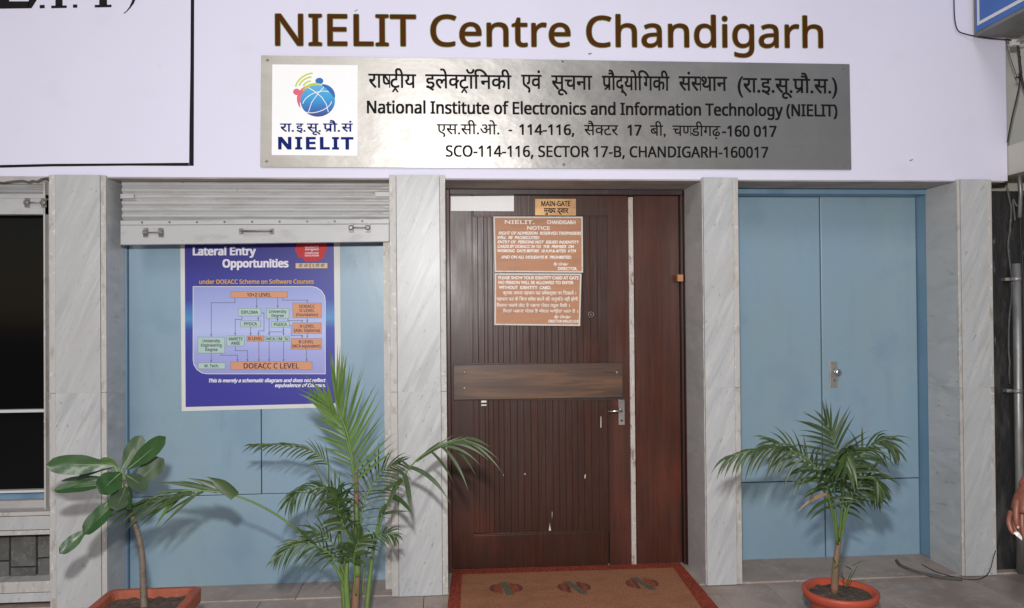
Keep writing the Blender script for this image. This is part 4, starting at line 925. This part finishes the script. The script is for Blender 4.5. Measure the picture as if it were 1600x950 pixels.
# bundle leaning left to a point
for k_ in range(9):
    a = at(528-k_*.8, 672-k_*3.0, -.62); leaflet(a, at(468+k_*6, 601+k_*2.5, -.64)-a, .25-k_*.008, .022, .02, Vector((0, -1, .2)), mp_, M['leaf'])
frond(mp_, [(556, 800, -.6), (538, 765, -.58), (515, 728, -.55), (488, 705, -.52), (440, 696, -.5), (398, 695, -.48)], 18, .15, 34, 12, .75, .0085, .42, 'leaf2', .005, 0, .3, lprof=lambda u: .75-.2*u)
frond(mp_, [(552, 830, -.62), (535, 785, -.66), (505, 762, -.7), (470, 768, -.72), (452, 782, -.73)], 17, .16, 60, 28, 1.5, .009, .25, 'leaf3', .005, -.1, .4)
frond(mp_, [(553, 850, -.6), (545, 800, -.6), (525, 775, -.62), (500, 762, -.62)], 12, .15, 60, 30, .9, .010, .3, 'leaf2', .005, 0, .4)
frond(mp_, [(553, 870, -.64), (542, 835, -.7), (530, 800, -.72), (528, 770, -.72)], 9, .14, 40, 20, 1.1, .022, .4, 'leaf3', .006, -.2, .4)
def hand_frond(par, pts, blades, r0, m='leaf2'):
    P = bez([at(x, y, Y) for x, y, Y in pts], 26)
    fo_ = MB().tube(P, [r0*(1-.7*i/26) for i in range(27)], 7).build('frond', M['petiole'], par)
    for (x0, y0, x1, y1, Y0, Y1, wpx, droop, mm) in blades:
        a = at(x0, y0, Y0); c_ = at(x1, y1, Y1); d = c_-a; L_ = d.length
        leaflet(a, d+Vector((0, 0, L_*droop*.62)), L_*(1+droop*.22), wpx/305, droop, Vector((jit(.3), -1, .3)), fo_, M[mm], 8)
hand_frond(mp_, [(576, 885, -.58), (590, 835, -.58), (603, 790, -.6), (622, 757, -.63), (646, 724, -.68), (676, 702, -.73), (706, 690, -.77), (730, 684, -.8)], [
    (650, 721, 708, 681, -.68, -.66, 5, .2, 'leaf2'), (660, 714, 722, 683, -.7, -.7, 5, .3, 'leaf2'), (690, 697, 738, 730, -.75, -.8, 4.5, 1.0, 'leaf2'), (700, 692, 752, 722, -.76, -.8, 4.5, .9, 'leaf2'),
    (706, 690, 760, 712, -.77, -.82, 4.5, .8, 'leaf2'), (714, 688, 768, 722, -.78, -.84, 4, .9, 'leaf2'), (722, 686, 772, 740, -.79, -.85, 4, .8, 'leaf2'), (700, 692, 731, 745, -.76, -.72, 4, .9, 'leaf2'),
    (728, 684, 762, 700, -.8, -.86, 4, .6, 'leaf2'), (690, 697, 714, 762, -.74, -.8, 5, 1.1, 'leaf2'), (672, 704, 700, 757, -.72, -.66, 4, .8, 'leaf2'),
    (640, 730, 682, 790, -.67, -.75, 6.5, 1.2, 'leaf2'), (632, 741, 640, 800, -.66, -.75, 7.5, .9, 'leaf2'), (628, 748, 610, 782, -.65, -.6, 7, .5, 'leaf3'), (624, 753, 594, 772, -.64, -.6, 6, .3, 'leaf2'),
    (612, 773, 641, 812, -.62, -.72, 6.5, .9, 'leaf3'), (610, 777, 636, 790, -.62, -.58, 5, .3, 'leaf2'), (604, 788, 590, 812, -.61, -.7, 6, .3, 'leaf2'), (640, 730, 618, 712, -.67, -.6, 3.5, .0, 'leaf2'),
    (619, 762, 604, 800, -.63, -.7, 6, .5, 'leaf2'), (598, 803, 640, 800, -.6, -.66, 4.5, .3, 'leaf2'), (655, 718, 690, 688, -.69, -.62, 4.5, .1, 'leaf3')], .006)
frond(mp_, [(557, 860, -.6), (566, 800, -.56), (580, 760, -.52), (600, 735, -.5), (622, 725, -.46)], 18, .19, 60, 25, .7, .009, .15, 'leaf2', .005, .1, .3)
frond(mp_, [(545, 920, -.64), (530, 880, -.7), (500, 855, -.75), (465, 850, -.78), (435, 868, -.8)], 18, .16, 48, 22, 1.2, .0095, .28, 'leaf3', .006, -.1, .4)
frond(mp_, [(548, 925, -.62), (532, 868, -.66), (505, 835, -.68), (480, 832, -.7)], 14, .14, 50, 22, .9, .0095, .3, 'leaf2', .005, -.1, .4)
frond(mp_, [(566, 930, -.62), (572, 870, -.62), (585, 842, -.64), (605, 834, -.66), (618, 838, -.66)], 12, .09, 60, 30, 1.1, .009, .35, 'leaf3', .004, 0, .4)
frond(mp_, [(556, 930, -.66), (553, 880, -.7), (556, 855, -.72), (565, 838, -.73)], 10, .13, 50, 30, .8, .018, .35, 'leaf3', .005, -.1, .4)
# long frond reaching left to the broad leaved plant
random.seed(11)
BL = [(368, 775, 326, 747, -.81, -.83, 17, .5, 'leaf3'), (356, 771, 296, 749, -.81, -.83, 9, .45, 'leaf3'), (340, 768, 246, 756, -.82, -.83, 7, .35, 'leaf3'), (332, 767, 282, 752, -.82, -.80, 4, .3, 'leaf3'),
      (285, 766, 243, 826, -.83, -.86, 6, .3, 'leaf'), (292, 767, 262, 800, -.83, -.8, 5, .3, 'leaf3'), (300, 768, 238, 772, -.83, -.9, 5, .3, 'leaf3')]
for k_ in range(15):
    x0 = 318-k_*6.5; BL.append((x0, 768+k_*.9, x0-46-random.uniform(10, 44), 796+random.uniform(-10, 42), -.84-k_*.003, -.86+jit(.05), random.uniform(2.6, 4.6), random.uniform(.15, .45), random.choice(('leaf3', 'leaf2', 'leaf3'))))
hand_frond(mp_, [(545, 930, -.64), (520, 880, -.68), (470, 832, -.72), (420, 797, -.76), (370, 775, -.80), (325, 767, -.83), (275, 768, -.85), (222, 782, -.87)], BL, .0075)
# --- small right palm
rp = thing('areca_palm', 'small areca palm growing in the round red pot by the blue doors', 'palm', (rc.x, -.74, rz))
YR_ = -.74
MB().tube(bez([at(1304, 927, YR_), at(1305, 890, YR_), at(1309, 855, YR_), at(1311, 825, YR_)], 12), [.020-.009*i/12 for i in range(13)], 12).build('trunk', M['sheath'], rp)
fr_r = lambda *a, **k: frond(rp, *a, **k)
fr_r([(1311, 850, -.74), (1316, 790, -.73), (1314, 745, -.70), (1309, 712, -.68), (1300, 683, -.68), (1292, 664, -.68)], 13, .235, 70, 14, .42, .0155, .42, 'leaf2', .007, 0, .25)
fr_r([(1309, 850, -.74), (1303, 790, -.76), (1285, 745, -.8), (1255, 712, -.84), (1215, 700, -.88), (1175, 704, -.9), (1142, 712, -.9)], 19, .225, 46, 16, 1.7, .0125, .38, 'leaf2', .007, 0, .3, lprof=lambda u: .95-.35*u)
fr_r([(1309, 850, -.72), (1298, 795, -.68), (1275, 745, -.64), (1240, 708, -.6), (1205, 690, -.56)], 13, .18, 50, 22, 1.2, .0135, .40, 'leaf3', .006, 0, .3)
fr_r([(1312, 850, -.74), (1322, 790, -.74), (1335, 735, -.74), (1352, 705, -.74), (1378, 690, -.74), (1398, 702, -.74)], 19, .18, 48, 18, 1.5, .0125, .38, 'leaf2', .006, 0, .35)
fr_r([(1311, 845, -.76), (1316, 790, -.84), (1320, 745, -.92), (1322, 715, -1.0), (1325, 702, -1.08), (1322, 730, -1.18)], 15, .22, 66, 36, 1.1, .017, .38, 'leaf3', .006, -.2, .3)
fr_r([(1312, 850, -.74), (1325, 795, -.8), (1342, 755, -.84), (1362, 745, -.88), (1378, 765, -.9)], 16, .17, 55, 30, 1.2, .014, .3, 'leaf3', .006, 0, .4, dry=.03)
fr_r([(1311, 850, -.72), (1320, 800, -.66), (1336, 770, -.62), (1356, 762, -.6), (1372, 778, -.58)], 15, .15, 58, 30, .9, .0135, .25, 'leaf3', .005, 0, .4)
fr_r([(1309, 850, -.76), (1300, 800, -.82), (1292, 760, -.88), (1292, 735, -.92), (1300, 742, -1.0)], 13, .19, 64, 36, 1.0, .016, .3, 'leaf3', .006, -.2, .4, dry=.03)
for (x0, y0, x1, y1) in ((1320, 918, 1332, 885), (1322, 918, 1342, 874), (1318, 916, 1316, 890), (1332, 884, 1352, 872), (1330, 890, 1318, 880), (1306, 880, 1300, 868), (1304, 888, 1318, 872), (1321, 905, 1310, 896)):
    a = at(x0, y0, YR_-.03); c_ = at(x1, y1, YR_-.04); leaflet(a, c_-a, (c_-a).length, .006, .25, Vector((0, -1, .2)), rp, M['leaf3'])

# ================================================================== broad leaved plant (left)
bl_ = thing('broad_leaf_plant', 'broad leaved plant with bare crooked stem growing in the square pot', 'plant', at(226, 950, -.86))
MB().tube(bez([at(226, 962, -.90), at(224, 925, -.88), at(222, 870, -.86), at(216, 835, -.85), at(208, 812, -.84), at(200, 785, -.84), at(194, 750, -.83)], 24), [.0165-.009*i/24 for i in range(25)], 12).build('stem', M['bark'], bl_)
def blade(bx_, by_, tx, ty, wpx, m='broad', Yb=-.83, Yt=-.9, bend=.12, cup=.16, turn=0.):
    a = at(bx_, by_, Yb); c_ = at(tx, ty, Yt); ax = c_-a; Ln = ax.length; axn = ax.normalized(); w_ = wpx/305
    w_ *= .88; side = axn.cross(Vector((0, -1, .15))).normalized(); side = (Quaternion(axn, turn) @ side); nr = side.cross(axn)
    n, k = 12, 3; vs = []; 
    for i in range(n+1):
        t_ = i/n; hw = w_/2*min(1, .10+1.9*t_**.95)*(1 if t_ < .62 else math.sqrt(max(0, 1-((t_-.62)/.38)**2.2))); hw = max(hw, .0016)
        c = a+ax*t_-Vector((0, 0, 1))*bend*Ln*(t_*t_-t_*.5)+nr*0
        for j in range(-k, k+1):
            s = j/k; vs.append(c+side*hw*s+nr*(cup*hw*abs(s)+.012*hw/.05*math.sin(t_*14+j)*.25))
    m_ = 2*k+1; fs = [(i*m_+j, i*m_+j+1, (i+1)*m_+j+1, (i+1)*m_+j) for i in range(n) for j in range(2*k)]
    o = MB().add(vs, fs, True).build('leaf', M[m], bl_, recalc=False)
    mid = [vs[i*m_+k]-nr*.0012 for i in range(n+1)]; MB().tube(mid, [.0028*(1-.75*i/n) for i in range(n+1)], 5).build('midrib', M['rib'], o)
    mid = [p+nr*.0024 for p in mid]
    p0 = at(194, 752, -.83); MB().tube([p0, a], .0028, 6).build('leaf_stalk', M['rib'], o)
    return o
blade(178, 727, 72, 725, 31, 'broad', -.84, -.92, .03, .12)
blade(190, 733, 222, 680, 26, 'broad2', -.82, -.76, .02, .2, .4)
blade(198, 734, 259, 684, 27, 'broad', -.82, -.85, -.04, .15)
blade(206, 760, 256, 716, 32, 'broad2', -.8, -.76, .02, .15)
blade(178, 757, 84, 763, 20, 'broad', -.82, -.86, .08, .25, .5)
blade(176, 748, 95, 748, 12, 'broad2', -.80, -.74, .08, .25, .9)
blade(190, 738, 156, 767, 36, 'broad', -.85, -.95, .2, .15)
blade(196, 742, 229, 762, 24, 'broad2', -.84, -.95, .15, .15, -.5)
blade(197, 760, 182, 795, 36, 'broad2', -.84, -.95, .1, .12)
blade(200, 762, 205, 792, 20, 'broad', -.84, -.98, .1, .12, .4)
blade(190, 775, 130, 833, 30, 'broad', -.84, -.9, .05, .2, .3)
blade(137, 826, 93, 865, 20, 'broad', -.88, -.94, .0, .22)
blade(186, 732, 155, 716, 16, 'leaf', -.82, -.78, .1, .25, .7)
blade(178, 730, 118, 745, 14, 'broad2', -.82, -.8, .1, .25, .9)
blade(180, 785, 150, 812, 22, 'leaf3', -.84, -.8, .05, .2, .6)

# ================================================================== person at the right edge: only the hand reaches into the picture
YH = -2.0
pr = thing('person', 'person at the right edge, only a brown hand holding white paper in view', 'person', (at(1760, 900, YH).x, YH, 0))
def skin(name, joints, edges, m, par, root=0, sub=2):
    me = bpy.data.meshes.new(name); org = origin(par); me.from_pydata([Vector(j[0])-org for j in joints], edges, []); me.materials.append(m); o = link(name, me, par)
    sk = o.modifiers.new('skin', 'SKIN'); sk.use_smooth_shade = True
    for i, j in enumerate(joints):
        r = j[1] if hasattr(j[1], '__len__') else (j[1], j[1]); me.skin_vertices[0].data[i].radius = r; me.skin_vertices[0].data[i].use_root = (i == root)
    s_2 = o.modifiers.new('sub', 'SUBSURF'); s_2.levels = sub; s_2.render_levels = sub
    return o
hp = at(1591, 800, YH); hx, hz = hp.x, hp.z
# arm: elbow up right, wrist just at the frame edge
sh_p = Vector((hx+.30, YH+.02, 1.40)); el = Vector((hx+.22, YH+.03, 1.14)); wr_ = at(1608, 752, YH); kn_ = at(1592, 782, YH)
bodyx = hx+.50
P_ = lambda x, y, z: (bodyx+x, YH+y, z)
J = [(P_(0, .18, .95), (.10, .09)), (P_(0, .18, 1.15), (.11, .09)), (P_(0, .18, 1.36), (.13, .09)), (P_(0, .18, 1.47), (.06, .06)), (P_(-.02, .18, 1.56), (.055, .055)), (P_(-.03, .18, 1.64), (.105, .110)), (P_(-.03, .18, 1.72), (.10, .105)),
     (P_(-.03, .0, 1.40), .055), (tuple(el), .042), (tuple(wr_), (.029, .022)), (tuple(at(1600, 768, YH)), (.034, .018)),
     (P_(.02, .36, 1.40), .055), (P_(.06, .42, 1.12), .042), (P_(.04, .42, .86), .028),
     (P_(0, .10, .90), .085), (P_(-.04, .09, .50), .058), (P_(0, .09, .10), .04), (P_(0, .27, .90), .085), (P_(.03, .28, .50), .058), (P_(.08, .28, .10), .04)]
Ed = [(0, 1), (1, 2), (2, 3), (3, 4), (4, 5), (5, 6), (2, 7), (7, 8), (8, 9), (9, 10), (2, 11), (11, 12), (12, 13), (0, 14), (14, 15), (15, 16), (0, 17), (17, 18), (18, 19)]
skin('body', J, Ed, M['skin'], pr)
# palm and five separate fingers, curled downwards round the paper
pc = [at(1604, 760, YH), at(1598, 775, YH-.005), at(1592, 792, YH-.01)]
MB()
pj = [(tuple(at(1604, 758, YH)), (.027, .018)), (tuple(at(1598, 775, YH-.002)), (.036, .019)), (tuple(at(1592, 795, YH-.006)), (.036, .016)), (tuple(at(1591, 802, YH-.006)), (.030, .012))]
skin('palm', pj, [(0, 1), (1, 2), (2, 3)], M['skin'], pr)
fing = [[(1580, 797, -.006), (1576, 815, -.02), (1580, 829, -.035), (1586, 835, -.04)],
        [(1588, 800, -.008), (1585, 820, -.02), (1589, 836, -.03), (1595, 843, -.03)],
        [(1597, 800, -.006), (1597, 822, -.015), (1600, 838, -.02), (1604, 846, -.02)],
        [(1604, 798, .0), (1607, 818, .0), (1610, 832, -.005), (1612, 840, -.005)],
        [(1590, 778, -.03), (1588, 796, -.045), (1588, 812, -.052), (1591, 826, -.052)]]
for i, fg in enumerate(fing):
    r0 = .0088 if i != 4 else .0105
    js = [(tuple(at(x, y, YH+dy)), r0*(1.05, 1.08, .92, .76)[k_]) for k_, (x, y, dy) in enumerate(fg)]
    f_o = skin('thumb' if i == 4 else 'finger', js, [(0, 1), (1, 2), (2, 3)], M['skin'], pr)
    a = at(fg[3][0], fg[3][1]-2, YH+fg[3][2]-r0*.75); nm_ = MB(); nm_.lathe((a.x, a.y, a.z), [(.0052, 0), (.0045, .0012), (.001, .0018)], 10, 'Y').build('fingernail', M['nail'], f_o)
pa = MB(); pz = [at(1584, 833, YH-.062), at(1592, 832, YH-.06), at(1597, 839, YH-.055), at(1589, 838, YH-.066), at(1588, 830, YH-.05), at(1597, 844, YH-.058)]
pa.add(pz, [(0, 1, 3), (1, 2, 3), (0, 4, 1), (3, 2, 5), (0, 3, 4)]); q_ = pa.build('crumpled_paper', M['paper']); tag(q_, 'crumpled white scrap of paper held in the hand at the right edge', 'paper')
q_.modifiers.new('solid', 'SOLIDIFY').thickness = .002
# clothes
def loft(name, shells, m, par, n=24):
    b = MB()
    for rings in shells:
        k = len(b.v)
        for (x, y, z, rx, ry) in rings:
            for j in range(n): a = 2*math.pi*j/n; w_ = 1+.018*math.sin(3*a+z*21); b.v.append(Vector(P_(x+rx*math.cos(a)*w_, y+ry*math.sin(a)*w_, z)))
        for i in range(len(rings)-1):
            for j in range(n): b.f.append((k+i*n+j, k+i*n+(j+1) % n, k+(i+1)*n+(j+1) % n, k+(i+1)*n+j)); b.sm.append(True)
        b.f.append(tuple(k+j for j in range(n-1, -1, -1))); b.sm.append(False); e_ = k+(len(rings)-1)*n; b.f.append(tuple(e_+j for j in range(n))); b.sm.append(False)
    return b.build(name, m, par)
loft('shirt', [[(0, .18, .80, .135, .185), (0, .18, .95, .135, .185), (0, .18, 1.12, .125, .175), (0, .18, 1.28, .13, .195), (0, .18, 1.38, .12, .19), (0, .18, 1.44, .085, .13), (-.01, .18, 1.475, .062, .075)]], M['shirt'], pr)
for sl in ([P_(-.03, .02, 1.40), P_(-.09, .0, 1.32), P_(-.15, -.05, 1.24)], [P_(.02, .35, 1.40), P_(.03, .40, 1.30), P_(.05, .42, 1.18)]):
    MB().tube(sl, [.072, .068, .066], 16).build('sleeve', M['shirt'], pr)
loft('trousers', [[(0, .18, .74, .12, .17), (0, .18, .95, .12, .165)], [(0, .095, .85, .10, .09), (-.03, .09, .50, .075, .072), (-.01, .09, .28, .065, .062), (0, .09, .07, .062, .058)], [(0, .265, .85, .10, .09), (.02, .275, .50, .075, .072), (.05, .28, .28, .065, .062), (.08, .28, .07, .062, .058)]], M['trouser'], pr)
for (a, b_) in ((0, .09), (.08, .28)):
    skin('shoe', [(P_(a+.04, b_, .055), (.042, .042)), (P_(a-.06, b_, .045), (.045, .038)), (P_(a-.16, b_, .038), (.042, .028))], [(0, 1), (1, 2)], M['shoe'], pr)
skin('hair', [(P_(.01, .18, 1.69), (.105, .112)), (P_(.0, .18, 1.765), (.09, .10))], [(0, 1)], M['hair'], pr)
for s in (-1, 1):
    c0 = Vector(P_(-.108, .18+s*.032, 1.665)); MB().lathe((c0.x, c0.y, c0.z), [(.002, -.008), (.010, -.004), (.010, .004), (.002, .008)], 12).build('eye', M['logo_white'], pr)
skin('nose', [(P_(-.110, .18, 1.665), .009), (P_(-.132, .18, 1.635), .013)], [(0, 1)], M['skin'], pr, sub=1)
MB().box(bodyx-.118, bodyx-.108, YH+.155, YH+.205, 1.595, 1.603).build('mouth', M['nail'], pr)
for s in (-1, 1): skin('ear', [(P_(-.01, .18+s*.095, 1.665), (.010, .016)), (P_(-.01, .18+s*.098, 1.635), (.007, .012))], [(0, 1)], M['skin'], pr, sub=1)
